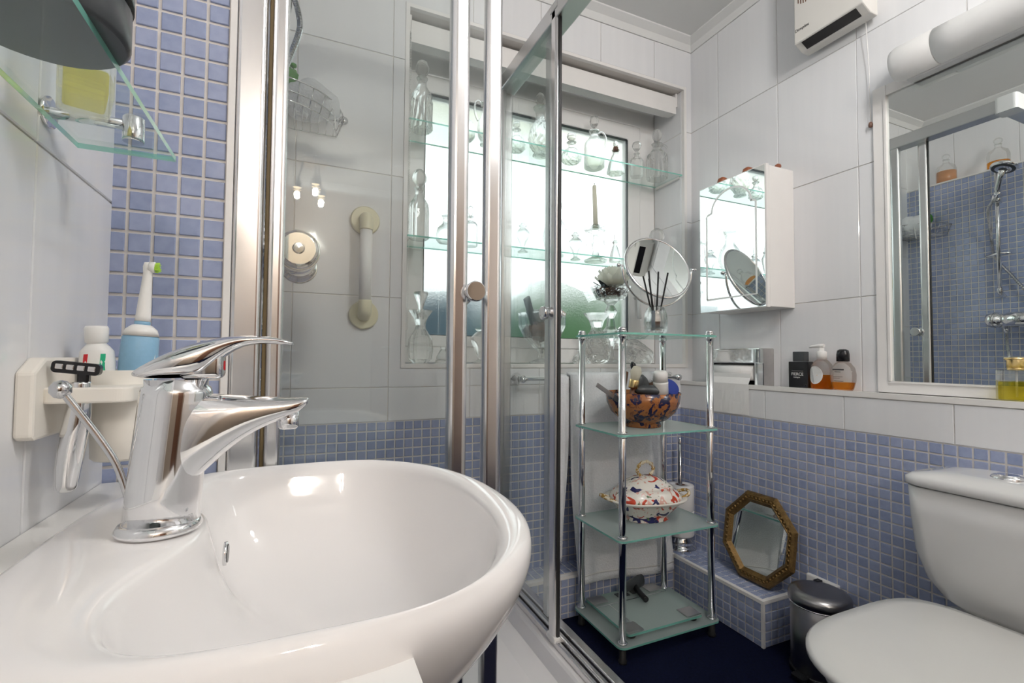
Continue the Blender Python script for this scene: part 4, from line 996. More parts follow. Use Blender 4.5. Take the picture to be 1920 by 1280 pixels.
# round swivel mirror
rm = thing('swivel_mirror', 'round chrome swivel mirror on a U-shaped stand on the top tier', 'mirror', (1.203, 1.388, T4))
MC = Vector((0, 0, .257)); RM = .128
ang = .18
Rz = Matrix.Rotation(-.158, 3, 'Z')
def rp(x, y, z): v = Rz @ Vector((x, y, z)); return (v.x, v.y, v.z)
lathe('base', [(0, 0), (.062, 0), (.064, .004), (.040, .009), (.012, .016), (.008, .022), (.008, .115)], MT['chrome'], rm, local=True, seg=32)
U = smooth_pts([rp((RM+.016)*math.sin(a), 0, .257-(RM+.016)*math.cos(a)) for a in [PI*(-.5+k/14) for k in range(15)]], 2)
tube('yoke', U, .0042, MT['chrome'], rm, 10, local=True)
mir = lathe('mirror_disc', [(0, -.004), (RM-.004, -.004), (RM-.004, .004), (0, .004)], MT['mirror'], rm, local=True, seg=56, axis='Y', smooth=False)
mir.location = MC; mir.rotation_euler = Euler((-.404, 0, -.158), 'XYZ')
rim = tube('rim', [(RM*math.cos(2*PI*k/48), 0, RM*math.sin(2*PI*k/48)) for k in range(48)], .0058, MT['chrome'], mir, 10, local=True, closed=True)
for s in (-1, 1):
    lathe('swivel_knob', [(0, 0), (.004, 0), (.004, .012), (.007, .016), (.007, .022), (.003, .027), (0, .027)], MT['chrome'], rm, rp(s*(RM+.014), 0, .257), local=True, seg=14, axis='X') if s > 0 else lathe('swivel_knob', [(0, 0), (.004, 0), (.004, -.012), (.007, -.016), (.007, -.022), (.003, -.027), (0, -.027)], MT['chrome'], rm, rp(s*(RM+.014), 0, .257), local=True, seg=14, axis='X')
# imari bowl with brushes
bwl = thing('imari_bowl', 'orange and navy painted porcelain bowl on the upper frosted tier', 'bowl', (1.085, 1.330, T3))
lathe('bowl_body', [(0, .0), (.060, .0), (.062, .004), (.058, .017), (.078, .024), (.108, .050), (.122, .082), (.127, .117), (.124, .117), (.118, .082), (.103, .053), (.07, .029), (0, .024)], MT['bowl'], bwl, local=True, seg=44)
bc = Vector((1.085, 1.330, T3))
def item(name, label, cat, p, rot):
    o = thing(name, label, cat, tuple(bc+Vector((p[0], p[1], p[2]-.016))), rot); o.scale = (1.18,)*3; return o
q = item('nail_file', 'grey flat nail file sticking out at the left of the painted bowl', 'nail file', (-.108, -.02, .105), (0, -1.05, .1)); box('blade', (-.006, -.002, 0), (.006, .002, .10), MT['steel'], q, local=True, bev=.001); box('grip', (-.007, -.003, -.03), (.007, .003, .03), MT['darkgrey'], q, local=True, bev=.001)
q = item('makeup_brush', 'makeup brush with pale bristles and gold ferrule in the painted bowl', 'makeup brush', (-.075, -.03, .105), (.15, .12, 0)); lathe('handle', [(0, -.01), (.006, -.01), (.007, .04)], MT['wood'], q, local=True, seg=14); lathe('ferrule', [(.0125, .038), (.0135, .042), (.0135, .060), (.012, .063)], MT['goldcap'], q, local=True, seg=18); lathe('bristle_head', [(.011, .061), (.016, .085), (.010, .10), (0, .103)], MT['wax'], q, local=True, seg=18)
q = item('hair_clip', 'brown curved hair clip beside the makeup brush in the bowl', 'hair clip', (-.072, .03, .110), (0, .35, .4)); tube('clip_arm', smooth_pts([(0, 0, 0), (.01, 0, .04), (.008, 0, .085)], 4), .006, MT['wood'], q, 10, local=True); tube('clip_arm', smooth_pts([(.004, .008, 0), (.018, .008, .04), (.010, .006, .085)], 4), .004, MT['wood'], q, 10, local=True)
q = item('hairbrush', 'blue-backed hairbrush pointing out of the middle of the painted bowl', 'hairbrush', (-.012, .0, .158), (.25, -1.2, .25)); lathe('cushion', [(0, -.05), (.020, -.04), (.028, -.01), (.028, .02), (.018, .045), (0, .05)], MT['blue'], q, local=True, seg=22, sy=.6)
lathe('brush_pad', [(0, -.045), (.018, -.035), (.026, -.01), (.026, .02), (.016, .042), (0, .045)], MT['darkgrey'], q, (0, -.010, 0), local=True, seg=22, sy=.4); tube('handle', [(0, 0, -.045), (0, 0, -.12)], .007, MT['black'], q, 10, local=True)
q = item('comb_handle', 'black pointed brush handle standing up in the painted bowl', 'brush handle', (.020, .03, .125), (0, -.42, .2)); tube('stick', [(0, 0, 0), (0, 0, .06), (0, 0, .095), (0, 0, .103)], [.007, .010, .008, .003], MT['black'], q, 12, local=True)
q = item('folded_glasses_case', 'dark grey glasses case lying across the painted bowl', 'case', (.000, -.035, .140), (0, .08, -.15)); lathe('case_shell', [(0, -.055), (.010, -.052), (.020, -.02), (.021, .02), (.012, .052), (0, .055)], MT['darkgrey'], q, local=True, seg=24, axis='X', sx=1, sy=.75)
q = item('deodorant_stick', 'white rounded deodorant stick standing in the painted bowl', 'deodorant', (.042, -.045, .105), (.08, -.10, 0)); lathe('canister', [(0, 0), (.021, 0), (.021, .050), (.0215, .055)], MT['whiteplastic'], q, local=True, seg=26); lathe('cap', [(.0205, .056), (.0205, .080), (.016, .087), (0, .089)], MT['whiteplastic'], q, local=True, seg=26)
q = item('round_brush', 'wooden round hairbrush with stiff bristles at the right of the bowl', 'hairbrush', (.085, .03, .160), (0, 1.35, .25)); lathe('barrel', [(0, -.05), (.008, -.05), (.010, .04), (.006, .052), (0, .054)], MT['wood'], q, local=True, seg=18)
V, F = [], []; rnd = random.Random(8)
for k in range(240):
    a = rnd.uniform(0, 2*PI); z = rnd.uniform(-.045, .045); k0 = len(V); c_, s_ = math.cos(a), math.sin(a); e = .0007
    V += [(.009*c_, .009*s_, z-e), (.009*c_, .009*s_, z+e), (.020*c_, .020*s_, z)]; F.append([k0, k0+1, k0+2])
b_ = mobj('bristles', V, F, MT['black'], q, False, True); b_['kind'] = 'stuff'
q = item('powder_compact', 'royal blue oval compact at the right rim of the painted bowl', 'compact', (.088, -.035, .148), (1.25, .35, 0)); lathe('shell', [(0, -.008), (.026, -.008), (.030, 0), (.026, .008), (0, .008)], MT['blue'], q, local=True, seg=28, sx=1.15, sy=.85); lathe('tray_rim', [(.0285, -.002), (.0312, 0), (.0285, .002)], MT['darkgrey'], q, local=True, seg=28, sx=1.15, sy=.85)
q = item('lip_balm', 'small white lip balm lying on the right rim of the bowl', 'lip balm', (.122, .01, .143), (0, 1.2, -.2)); lathe('tube', [(0, -.02), (.007, -.02), (.007, .012)], MT['whiteplastic'], q, local=True, seg=16); lathe('cap', [(.0074, .012), (.0074, .028), (0, .028)], MT['whiteplastic'], q, local=True, seg=16)
# tureen
tu = thing('soup_tureen', 'oval porcelain tureen with blue and red flowers on the middle glass tier', 'tureen', (1.100, 1.335, T2), (0, 0, -.20))
def oval(z, ax, ay, ex=2.4, n=48): return ellipse_loop((0, 0, z), ax, ay, n, 'XY', ex)
loft('bowl', [oval(0, .072, .056), oval(.004, .078, .060), oval(.012, .070, .054), oval(.022, .082, .062), oval(.045, .108, .080), oval(.062, .122, .090), oval(.068, .126, .094), oval(.070, .118, .086), oval(.060, .10, .07)], MT['tureen'], tu, local=True)
loft('rim', [oval(.060, .110, .085), oval(.066, .134, .100), oval(.073, .142, .106), oval(.076, .140, .104), oval(.071, .118, .088)], MT['porcelain'], tu, local=True)
loft('lid', [oval(.072, .126, .092), oval(.080, .122, .090), oval(.098, .108, .080), oval(.108, .094, .068), oval(.111, .096, .070), oval(.114, .088, .064), oval(.130, .068, .048), oval(.142, .042, .030), oval(.147, .016, .012)], MT['tureen'], tu, local=True)
hp_ = smooth_pts([(-.018, 0, .144), (-.030, 0, .160), (-.026, 0, .178), (-.010, 0, .190), (.008, 0, .192), (.024, 0, .182), (.030, 0, .164), (.018, 0, .146)], 4)
tube('lid_handle', hp_, [.0058+.0014*math.sin(k*1.7) for k in range(len(hp_))], MT['gilt'], tu, 12, local=True)
for s in (-1, 1):
    P = smooth_pts([(s*.118, -.030, .068), (s*.150, -.026, .080), (s*.163, 0, .086), (s*.150, .026, .080), (s*.118, .030, .068)], 4)
    tube('side_handle', P, .0055, MT['gilt'], tu, 10, local=True)
# bathroom scales on the bottom tier
bs = thing('bathroom_scales', 'glass bathroom scales lying on the bottom tier', 'scales', (1.083, 1.332, T1))
for dx in (-.125, .125):
    for dy in (-.10, .10): lathe('foot', [(0, 0), (.014, 0), (.014, .012), (0, .012)], MT['rubber'], bs, (dx, dy, 0), local=True, seg=16)
g = prism('glass_plate', rrect(-.150, .150, -.122, .122, .008), 'Z', .012, .019, MT['frostshelf'], bs, local=True); g.data.materials.append(MT['edge'])
for p in g.data.polygons:
    if abs(p.normal.z) < .5: p.material_index = 1
for dx in (-.118, .118):
    for dy in (-.092, .092): box('foot_pad', (dx-.030, dy-.026, .0192), (dx+.030, dy+.026, .0222), MT['alud'], bs, bev=.002, local=True)
box('display', (-.040, .075, .0192), (.010, .105, .0215), MT['darkgrey'], bs, bev=.001, local=True); box('display', (.022, .078, .0192), (.060, .104, .0215), MT['darkgrey'], bs, bev=.001, local=True)
box('metal_strip', (-.150, .050, .0192), (.150, .053, .0205), MT['chrome'], bs, local=True); box('metal_strip', (-.10, -.12, .0192), (-.097, .05, .0205), MT['chrome'], bs, local=True)
hd_ = thing('hair_dryer', 'small dark hair dryer lying on the carpet behind the scales', 'hair dryer', (1.110, 1.420, T1+.0195), (0, 0, .25))
lathe('barrel', [(0, -.06), (.014, -.06), (.018, -.02), (.024, .03), (.022, .055), (0, .06)], MT['darkgrey'], hd_, (0, 0, .030), local=True, seg=22, axis='X', sx=.62)
tube('handle', smooth_pts([(.01, 0, .028), (.0, -.02, .020), (-.02, -.075, .011)], 5), .010, MT['black'], hd_, 12, local=True)

# ================================================================== TOWELS, ROLL STAND
tr = thing('towel_rail', 'chrome towel rail on the window wall under the sill', 'towel rail', (1.08, YB-.003, .842))
for x in (.724, 1.440):
    lathe('wall_rose', [(0, 0), (.020, 0), (.022, -.006), (.012, -.014), (.009, -.05), (.013, -.055), (.013, -.066), (0, -.07)], MT['chrome'], tr, (x, YB-.003, .842), axis='Y', seg=26)
    lathe('end_cap', [(0, -.012), (.011, -.012), (.013, 0), (.011, .012), (0, .012)], MT['chrome'], tr, (x, YB-.055, .842), axis='X', seg=22)
tube('bar', [(.724, YB-.055, .842), (1.440, YB-.055, .842)], .0075, MT['chrome'], tr, 16)
def towel(name, label, x0, x1, zb, yrail, ybot, back, seed, amp=.006, flare=0.0, zt=.852):
    t = thing(name, label, 'towel', ((x0+x1)/2, YB-.055, zb))
    nu, nv = 40, 60; rnd = random.Random(seed); ph = [rnd.uniform(0, 6) for _ in range(5)]
    V, F = [], []
    L1 = zt-zb
    for i in range(nv):
        s = i/(nv-1)*(L1+.03+back)
        for j in range(nu):
            u = j/(nu-1); x = x0+(x1-x0)*u
            if s < L1:                       # hanging front
                z = zb+s; f = (z-zb)/L1; y = ybot+(yrail-ybot)*min(1, f*1.25)
            elif s < L1+.03:                # over the bar
                a = (s-L1)/.03*PI; y = (yrail+.018)-.018*math.cos(a); z = zt+.012*math.sin(a)
            else: z = zt-(s-L1-.03); y = yrail+.036
            k = 1-min(1, max(0, (z-zb)/L1))
            y -= amp*k*(1+math.sin(u*9+ph[0]))*.6+.0025*math.sin(u*23+ph[1]+z*5)*.5
            x += flare*k*(u-.5)+.006*math.sin(z*9+ph[2])*(.3+k)
            z += .010*math.sin(u*5+ph[3])*k if s < L1 else 0
            V.append((x, y, z))
    for i in range(nv-1):
        for j in range(nu-1): F.append([i*nu+j, i*nu+j+1, (i+1)*nu+j+1, (i+1)*nu+j])
    o = mobj('cloth', V, F, MT['towel'], t, True)
    md = o.modifiers.new('thick', 'SOLIDIFY'); md.thickness = .007; md.offset = 0
    for zz in ((zb+.055, zb+.068, zb+.085) if x1-x0 < .2 else (zb+.030,)):   # woven header bands
        W, G = [], []
        for j in range(nu):
            u = j/(nu-1); i = int((zz-zb)/(L1+.03+back)*(nv-1)); v = V[i*nu+j]
            W += [(v[0], v[1]-.0042, zz-.003+(v[2]-zb-i/(nv-1)*(L1+.03+back))), (v[0], v[1]-.0042, zz+.003+(v[2]-zb-i/(nv-1)*(L1+.03+back)))]
        for j in range(nu-1): G.append([2*j, 2*j+2, 2*j+3, 2*j+1])
        bo = mobj('woven_band', W, G, MT['whitebar'], t, True); m2 = bo.modifiers.new('t', 'SOLIDIFY'); m2.thickness = .001
    return t
towel('bath_towel', 'large white terry towel hanging behind the glass stand', .912, 1.345, .105, YB-.075, 1.477, .30, 2, .003)
towel('hand_towel', 'narrow white terry towel folded at the left of the large towel', .836, .902, .195, YB-.080, 1.535, .45, 4, .004, -.02, .846)
rs_ = thing('toilet_roll_stand', 'chrome toilet roll stand in the corner on the tiled boxing', 'toilet roll stand', (1.440, 1.530, BZ+.003))
lathe('base', [(0, 0), (.062, 0), (.064, .006), (.058, .014), (.048, .018), (.052, .026), (.054, .038), (.046, .044), (.048, .052), (0, .054)], MT['chrome'], rs_, local=True, seg=36)
tube('pole', [(0, 0, .05), (0, 0, .42)], .0085, MT['chromed'], rs_, 16, local=True)
lathe('finial', [(.0085, .418), (.010, .424), (.006, .434), (.003, .448), (0, .450)], MT['chrome'], rs_, local=True, seg=16)
for k, lb in ((0, 'lower white toilet roll on the chrome stand'), (1, 'upper white toilet roll with its core showing on the chrome stand')):
    r_ = thing('toilet_roll', lb, 'toilet roll', (1.440, 1.530, BZ+.058+k*.101), group='toilet rolls on the chrome stand')
    lathe('roll', [(.020, 0), (.052, 0), (.054, .003), (.054, .096), (.052, .099), (.020, .099), (.020, 0)], MT['paper'], r_, local=True, seg=36)
    lathe('core', [(.0205, .001), (.0205, .098), (.0185, .098), (.0185, .001), (.0205, .001)], MT['brown'], r_, local=True, seg=24)

# ================================================================== OCTAGONAL MIRROR, BIN, TOILET
om = thing('octagonal_mirror', 'octagonal mirror in an old gilt frame leaning on the tiled wall', 'mirror', (1.452, 1.188, BZ+.006), (0, 0, 0))
tilt = .15
def oc(r, n, k): a = PI/8+k*PI/4+.0; return (r*math.cos(a)*.148/.16, r*math.sin(a)*.158/.16)
prof = [(.160, 0), (.164, .006), (.160, .016), (.150, .020), (.140, .017), (.136, .020), (.128, .012), (.122, .006)]
frame_t = Matrix.Rotation(tilt, 4, 'Y')
def ow(u, v, d): # u along -Y.., v up, d out of the wall
    p = Vector((-d, u, v+.148)); p = frame_t @ p; return (p.x, p.y, p.z)
for k in range(8):
    V, F = [], []
    for e in (0, 1):
        for r, d in prof+[(.122, 0)]:
            u, v = oc(r, 8, k+e); V.append(ow(u, v, d))
    n_ = len(prof)+1
    for i in range(n_-1): F.append([i, i+1, n_+i+1, n_+i])
    F.append([n_-1, 0, n_, 2*n_-1])
    mobj('frame_side', V, F, MT['gold'], om, False, True)
    rnd = random.Random(20+k)
    for q_ in range(7):
        f = (q_+.5)/7; a = oc(.143, 8, k); b = oc(.143, 8, k+1)
        lathe('gilt_leaf', [(0, -.002), (.006, 0), (.004, .003), (0, .004)], MT['gold'], om, ow(a[0]+(b[0]-a[0])*f, a[1]+(b[1]-a[1])*f, .019), local=True, seg=6, axis='X')
mobj('mirror_glass', [ow(*oc(.125, 8, k), .007) for k in range(8)]+[ow(*oc(.125, 8, k), .003) for k in range(8)], [list(range(8)), list(range(8, 16))], MT['mirror'], om, False, True)
BC_ = (1.412, .938, 0)
bn = thing('pedal_bin', 'dark steel pedal bin between the boxing and the toilet', 'bin', BC_)
lathe('body', [(0, .012), (.074, .012), (.076, .016), (.076, .205), (.073, .207)], MT['steel'], bn, local=True, seg=44)
lathe('base_ring', [(0, 0), (.079, 0), (.080, .016), (.076, .018)], MT['black'], bn, local=True, seg=44)
lathe('lid', [(.079, .206), (.0815, .209), (.0815, .226), (.076, .236), (.058, .243), (0, .247)], MT['steel'], bn, local=True, seg=44)
lathe('lid_seam', [(.0765, .203), (.0805, .204), (.0805, .2065), (.0765, .2075)], MT['chrome'], bn, local=True, seg=44)
box('lid_tab', (.040, .030, .238), (.062, .046, .2455), MT['black'], bn, bev=.002, local=True)
prism('pedal', rrect(-.105, -.070, -.02, .02, .008), 'Z', .012, .018, MT['black'], bn, local=True)
wp = tag(box('wall_socket', (XL-.018, .935, .165), (XL-.003, 1.035, .238), MT['whiteplastic'], bev=.004), 'small white plastic cover plate on the mosaic behind the bin', 'cover plate')
TYC = .468
wc = thing('toilet', 'white close-coupled toilet with closed lid at the right', 'toilet', (1.18, TYC, 0))
def cist(z, hw, xf, r): return [(x, y, z) for x, y in rrect(xf, XL-.006, TYC-hw, TYC+hw, r, 8)]
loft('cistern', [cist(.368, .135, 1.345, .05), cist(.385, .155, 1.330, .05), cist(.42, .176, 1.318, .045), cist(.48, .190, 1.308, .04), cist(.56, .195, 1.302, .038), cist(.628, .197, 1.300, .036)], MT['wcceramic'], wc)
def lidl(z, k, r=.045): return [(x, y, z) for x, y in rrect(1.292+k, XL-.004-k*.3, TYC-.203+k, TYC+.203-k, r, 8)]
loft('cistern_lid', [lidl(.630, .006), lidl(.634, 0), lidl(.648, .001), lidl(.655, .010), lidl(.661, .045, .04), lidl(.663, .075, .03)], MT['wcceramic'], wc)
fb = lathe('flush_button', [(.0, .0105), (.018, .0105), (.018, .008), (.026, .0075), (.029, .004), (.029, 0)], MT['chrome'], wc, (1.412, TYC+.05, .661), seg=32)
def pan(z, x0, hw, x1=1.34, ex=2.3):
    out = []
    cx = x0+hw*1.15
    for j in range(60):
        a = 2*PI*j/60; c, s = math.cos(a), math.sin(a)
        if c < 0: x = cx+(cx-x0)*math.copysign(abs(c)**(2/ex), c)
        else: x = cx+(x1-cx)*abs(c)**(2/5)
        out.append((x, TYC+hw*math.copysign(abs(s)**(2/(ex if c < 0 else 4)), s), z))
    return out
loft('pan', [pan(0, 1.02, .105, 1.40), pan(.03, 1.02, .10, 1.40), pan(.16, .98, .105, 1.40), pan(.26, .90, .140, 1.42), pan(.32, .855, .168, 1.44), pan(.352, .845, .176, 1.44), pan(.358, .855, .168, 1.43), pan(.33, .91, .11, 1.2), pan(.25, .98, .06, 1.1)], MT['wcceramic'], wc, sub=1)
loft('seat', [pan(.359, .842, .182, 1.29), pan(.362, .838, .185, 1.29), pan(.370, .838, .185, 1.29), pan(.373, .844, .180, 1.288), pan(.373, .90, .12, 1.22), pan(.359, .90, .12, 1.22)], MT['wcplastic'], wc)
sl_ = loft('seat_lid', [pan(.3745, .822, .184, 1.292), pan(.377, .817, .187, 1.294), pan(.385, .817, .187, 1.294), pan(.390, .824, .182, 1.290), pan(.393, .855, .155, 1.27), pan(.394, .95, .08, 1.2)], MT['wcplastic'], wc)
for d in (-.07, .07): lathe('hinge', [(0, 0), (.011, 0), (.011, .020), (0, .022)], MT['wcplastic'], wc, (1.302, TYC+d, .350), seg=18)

# ================================================================== RIGHT WALL ABOVE THE LEDGE
wm = thing('wall_mirror', 'large wall mirror framed with white trim above the ledge', 'mirror', (XR-.003, .22, .86))
box('mirror_glass', (XR-.008, -.40, .857), (XR-.0035, .8225, 1.702), MT['mirror'], wm)
boxes_mesh('frame_trim', [((XR-.012, .822, ZL+.004), (XR-.003, .856, 1.733)), ((XR-.012, -.41, ZL+.004), (XR-.003, .822, .858)), ((XR-.010, -.41, 1.701), (XR-.003, .822, 1.733))], MT['trim'], wm)
boxes_mesh('frame_bead', [((XR-.016, .820, .856), (XR-.004, .826, 1.705)), ((XR-.016, -.40, .853), (XR-.004, .826, .858)), ((XR-.014, -.40, 1.700), (XR-.004, .826, 1.704))], MT['trim'], wm)
lt = thing('tube_light', 'white tubular wall light above the large mirror', 'wall light', (XR-.003, .40, 1.745))
def lsec(y, k): return [(XR-.052+.050*k*math.cos(a)*.95, y, 1.750+.048*k*math.sin(a)) for a in [2*PI*j/28 for j in range(28)]]
loft('diffuser', [lsec(.672-k*.0478, .99) for k in range(14)], MT['opal'], lt)
loft('end_cap', [lsec(.776, .72), lsec(.772, .92), lsec(.760, 1.0), lsec(.674, 1.0)], MT['opal'], lt)
box('back_plate', (XR-.045, .06, 1.70), (XR-.003, .755, 1.79), MT['tube'], lt, bev=.006)
ht = thing('fan_heater', 'cream wall fan heater with a black outlet slot high on the right wall', 'heater', (XR-.003, .938, 1.945))
hx = 1.487
prism('casing', [(XR-.020, 1.948), (1.525, 1.948), (hx, 1.968), (hx, 2.255), (1.50, 2.27), (XR-.020, 2.27)], 'Y', .832, 1.046, MT['heater'], ht, bev=.004)
box('wall_plate', (XR-.022, .845, 1.965), (XR-.003, 1.035, 2.26), MT['heater'], ht, bev=.003)
# black outlet on the bevelled underside
d0 = Vector((1.525, 0, 1.948)); d1 = Vector((hx, 0, 1.968)); nrm = Vector((-(1.968-1.948), 0, -(1.525-hx))).normalized()
A = d0*.88+d1*.12; B = d0*.12+d1*.88
V = []
for off in (.0006, -.004):
    for P_, y in ((A, .855), (B, .855), (B, 1.024), (A, 1.024)): V.append((P_.x+nrm.x*off, y, P_.z+nrm.z*off))
mobj('outlet_slot', V, [[0, 1, 2, 3], [4, 5, 6, 7], [0, 1, 5, 4], [1, 2, 6, 5], [2, 3, 7, 6], [3, 0, 4, 7]], MT['black'], ht)
for i in range(10):
    y = 1.028-i*.0085; zl = 2.088+.0012*(i-3)**2
    for a, b in ((zl, zl+.024), (zl+.03, zl+.054), (zl+.06, zl+.084), (zl+.09, 2.23)): box('intake_slot', (hx-.0006, y, a), (hx+.003, y+.0032, b), MT['wood'], ht)
text('lettering', 'Dimplex', .014, MT['rubber'], ht, (hx-.0008, 1.018, 2.005), (PI/2, 0, -PI/2))
lathe('thermostat_knob', [(0, 0), (.014, 0), (.016, -.008), (.012, -.014), (0, -.015)], MT['heater'], ht, (XR-.035, .832, 2.07), axis='Y', seg=24)
pc = thing('pull_cord', 'thin white pull cord with brown bead hanging from the heater', 'pull cord', (XR-.012, .863, 1.62))
tube('cord', [(XR-.026, .863, 1.949), (XR-.014, .863, 1.80), (XR-.012, .863, 1.640)], .0011, MT['whiteplastic'], pc, 6)
lathe('bead', [(0, -.010), (.005, -.007), (.006, 0), (.004, .007), (0, .009)], MT['brown'], pc, (XR-.012, .863, 1.632), seg=16)
# mirrored cabinet
CX, CY0, CY1, CZ0, CZ1 = 1.434, 1.118, 1.407, 1.095, 1.588
cb_ = thing('mirror_cabinet', 'white wall cabinet with an arched etched mirror door', 'cabinet', (XR-.003, 1.262, CZ0))
box('carcass', (CX+.018, CY0, CZ0+.003), (XR-.003, CY1, CZ1-.004), MT['trim'], cb_, bev=.002)
dr = box('door', (CX+.002, CY0-.002, CZ0), (CX+.016, CY1+.002, CZ1), MT['trim'], cb_, bev=.0015)
box('door_mirror', (CX, CY0+.0035, CZ0+.004), (CX+.0035, CY1+.001, CZ1-.004), MT['mirror'], dr)
yc = (CY0+CY1)/2; yl, yr = CY1-.032, CY0+.038
arch = [(yl, CZ0+.05), (yl, CZ1-.12), (yl-.006, CZ1-.115), (yl-.020, CZ1-.112)]+[(yc+.088*math.cos(a), CZ1-.112+.072*math.sin(a)) for a in [PI*k/16 for k in range(0, 17)]]+[(yr+.020, CZ1-.112), (yr+.006, CZ1-.115), (yr, CZ1-.12), (yr, CZ0+.05), (yl, CZ0+.05)]
fr_ = [Vector((CX-.0006, y, z)) for y, z in arch]
V, F = [], []
for i, p in enumerate(fr_):
    a = fr_[max(0, i-1)]; b = fr_[min(len(fr_)-1, i+1)]; d = (b-a).normalized(); nn = Vector((0, -d.z, d.y))*.0038
    for o_ in (0, .0012): V += [tuple(p+nn+Vector((o_, 0, 0))), tuple(p-nn+Vector((o_, 0, 0)))]
for i in range(len(fr_)-1):
    k = 4*i; F += [[k, k+1, k+5, k+4], [k+2, k+3, k+7, k+6], [k, k+2, k+6, k+4], [k+1, k+3, k+7, k+5]]
mobj('etched_arch', V, F, MT['etched'], dr)
for y, x, r, lb in ((1.335, 1.475, .019, 'larger brown wooden ball on top of the mirror cabinet'), (1.225, 1.480, .019, 'second brown wooden ball on top of the mirror cabinet, nearer the heater'), (1.135, 1.52, .011, 'tiny dark pebble at the back corner of the mirror cabinet top')):
    b_ = lathe('wooden_ball', [(0, 0), (r*.6, r*.15), (r, r*.85), (r*.85, r*1.45), (r*.3, r*1.78), (0, r*1.85)], MT['copper'], None, (x, y, CZ1-.003), seg=22); tag(b_, lb, 'ornament', 'ornaments on the mirror cabinet')
# tissue dispenser on the ledge
L0 = ZL+.0025
td = thing('paper_dispenser', 'polished steel paper dispenser on the ledge', 'paper dispenser', (1.547, 1.335, L0))
DX = 1.520
prism('side_cheek', rrect(DX, XR-.004, L0, .958, .004), 'Y', 1.202, 1.214, MT['cheek'], td); prism('side_cheek', rrect(DX, XR-.004, L0, .958, .004), 'Y', 1.456, 1.468, MT['alud'], td)
box('hood', (DX-.001, 1.2145, .904), (XR-.004, 1.468, .959), MT['chrome'], td, bev=.003)
box('lower_front', (DX-.001, 1.202, L0), (DX+.003, 1.238, .906), MT['chrome'], td, bev=.001)
box('dark_interior', (DX+.035, 1.214, L0), (XR-.005, 1.456, .904), MT['black'], td)
lathe('paper_roll', [(0, 1.246), (.029, 1.246), (.029, 1.450), (0, 1.450)], MT['paper'], td, (DX+.022, 0, .868), axis='Y', seg=32)
V, F = [], []
for i, (x, z) in enumerate([(DX-.006, .872), (DX-.007, .862), (DX-.007, .850), (XL-.0085, ZL+.006), (XL-.0080, .80), (XL-.0065, .76), (XL-.0060, ZM+.006)]):
    for j in range(12):
        u = j/11; V.append((x+.0012*math.sin(j*1.3+i*2.0)*(i > 3), 1.250+.190*u, z))
for i in range(6):
    for j in range(11): F.append([i*12+j, i*12+j+1, (i+1)*12+j+1, (i+1)*12+j])
o = mobj('paper_sheet', V, F, MT['paper'], td, False); md = o.modifiers.new('t', 'SOLIDIFY'); md.thickness = .0008
# bottles on the ledge
LX = 1.543
fb_ = thing('black_cologne_bottle', 'black rectangular cologne bottle with dark cap on the ledge', 'cologne', (LX, 1.077, L0))
box('bottle', (-.015, -.034, 0), (.015, .034, .088), MT['black'], fb_, bev=.002, local=True)
box('cap', (-.013, -.020, .089), (.013, .020, .122), MT['darkgrey'], fb_, bev=.002, local=True)
text('lettering', 'FIERCE', .0140, MT['whiteplastic'], fb_, (-.0156, .002, .042), (PI/2, 0, -PI/2), local=True)
text('small_lettering', 'Cologne', .0065, MT['whiteplastic'], fb_, (-.0156, .004, .034), (PI/2, 0, -PI/2), local=True)
box('print_line', (-.0156, -.018, .056), (-.0150, .022, .0575), MT['steel'], fb_, local=True)
sb = thing('soap_pump_bottle', 'clear pump bottle of amber hand soap with a white label on the ledge', 'soap dispenser', (LX, 1.006, L0))
lathe('bottle', [(0, 0), (.031, 0), (.033, .004), (.033, .062), (.030, .078), (.020, .092), (.012, .097)], MT['clear'], sb, local=True, seg=32, sx=.85)
lathe('soap', [(0, .003), (.030, .003), (.0305, .046), (0, .046)], MT['amber'], sb, local=True, seg=32, sx=.85)
lathe('pump_collar', [(.0145, .096), (.0145, .120), (.0125, .122), (.0075, .124), (.0075, .134)], MT['whiteplastic'], sb, local=True, seg=24)
tube('pump_nozzle', [(0, -.008, .140), (0, .008, .1405), (0, .034, .138), (0, .040, .136)], [.006, .0062, .004, .003], MT['whiteplastic'], sb, 12, local=True)
V = [(0, 0, .047)]; V = [];
n_ = 28
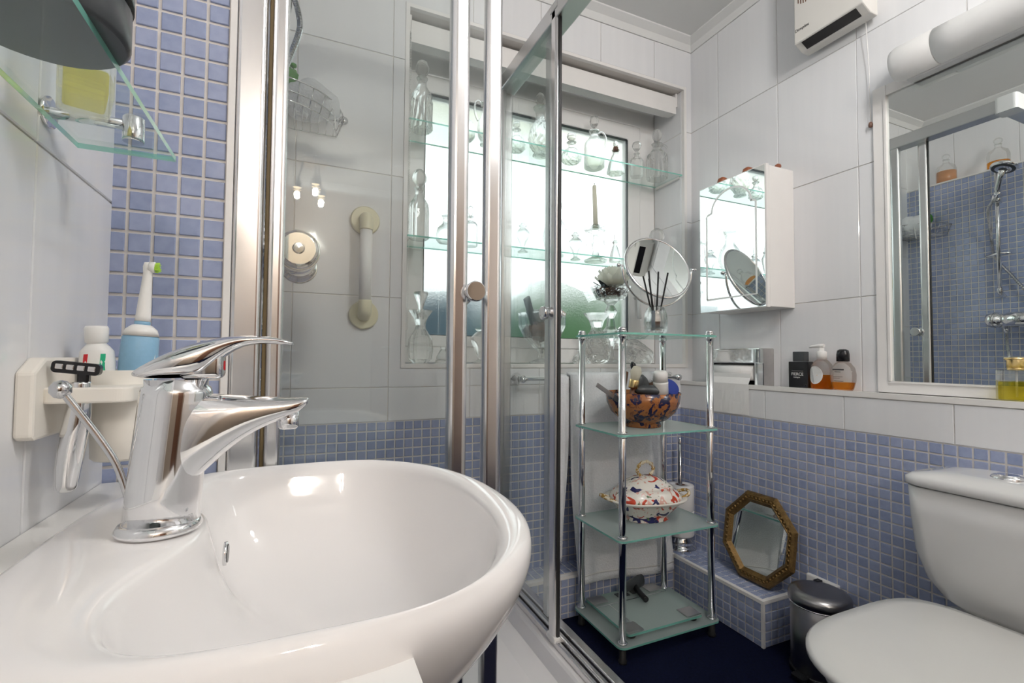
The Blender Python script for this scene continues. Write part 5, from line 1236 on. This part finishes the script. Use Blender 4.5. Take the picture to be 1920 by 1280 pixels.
for j in range(n_):
    a = 2*PI*j/n_; y = .006+.024*math.cos(a); z = .046+.029*math.sin(a); x = -.85*math.sqrt(max(1e-6, .0336**2-y*y)); V.append((x, y, z))
for j in range(n_): V.append((V[j][0]+.0006, V[j][1], V[j][2]))
mobj('label', V, [list(range(n_)), list(range(n_, 2*n_))]+[[j, (j+1) % n_, n_+(j+1) % n_, n_+j] for j in range(n_)], MT['paper'], sb, False, True)
fo = thing('clear_aftershave_bottle', 'oval clear aftershave bottle with black cap and little orange liquid on the ledge', 'aftershave', (LX, .940, L0))
lathe('bottle', [(0, 0), (.026, 0), (.030, .005), (.037, .030), (.038, .050), (.034, .070), (.022, .086), (.013, .090)], MT['clear'], fo, local=True, seg=32, sx=.55)
lathe('liquid', [(0, .004), (.025, .004), (.029, .008), (.033, .026), (0, .026)], MT['orange'], fo, local=True, seg=32, sx=.5)
lathe('cap', [(.0125, .090), (.0185, .090), (.0185, .112), (.016, .124), (.009, .128), (0, .128)], MT['black'], fo, local=True, seg=28, sx=.8)
for y0, y1, z, hh in ((-.014, .020, .063, .004), (-.004, .014, .057, .0015), (-.010, .018, .042, .0012), (-.002, .018, .038, .0012), (-.012, .016, .029, .0012)):
    x_ = -.55*math.sqrt(.0385**2-.02**2)-.0022
    box('print_line', (x_, y0, z), (x_+.0006, y1, z+hh), MT['darkgrey'], fo, local=True)
pg_ = thing('gold_capped_perfume', 'square perfume bottle of yellow scent with gold cap in front of the mirror', 'perfume bottle', (1.540, .545, L0))
box('bottle', (-.020, -.032, 0), (.020, .032, .074), MT['clear'], pg_, bev=.003, local=True)
box('scent', (-.0165, -.0285, .004), (.0165, .0285, .046), MT['yellow'], pg_, bev=.002, local=True)
lathe('collar', [(.017, .074), (.017, .080)], MT['goldcap'], pg_, local=True, seg=28); lathe('cap', [(.0, .080), (.018, .080), (.018, .096), (.0215, .098), (.0215, .103), (0, .104)], MT['goldcap'], pg_, local=True, seg=30)
tube('dip_tube', [(0, 0, .01), (0, 0, .074)], .0012, MT['whiteplastic'], pg_, 6, local=True)
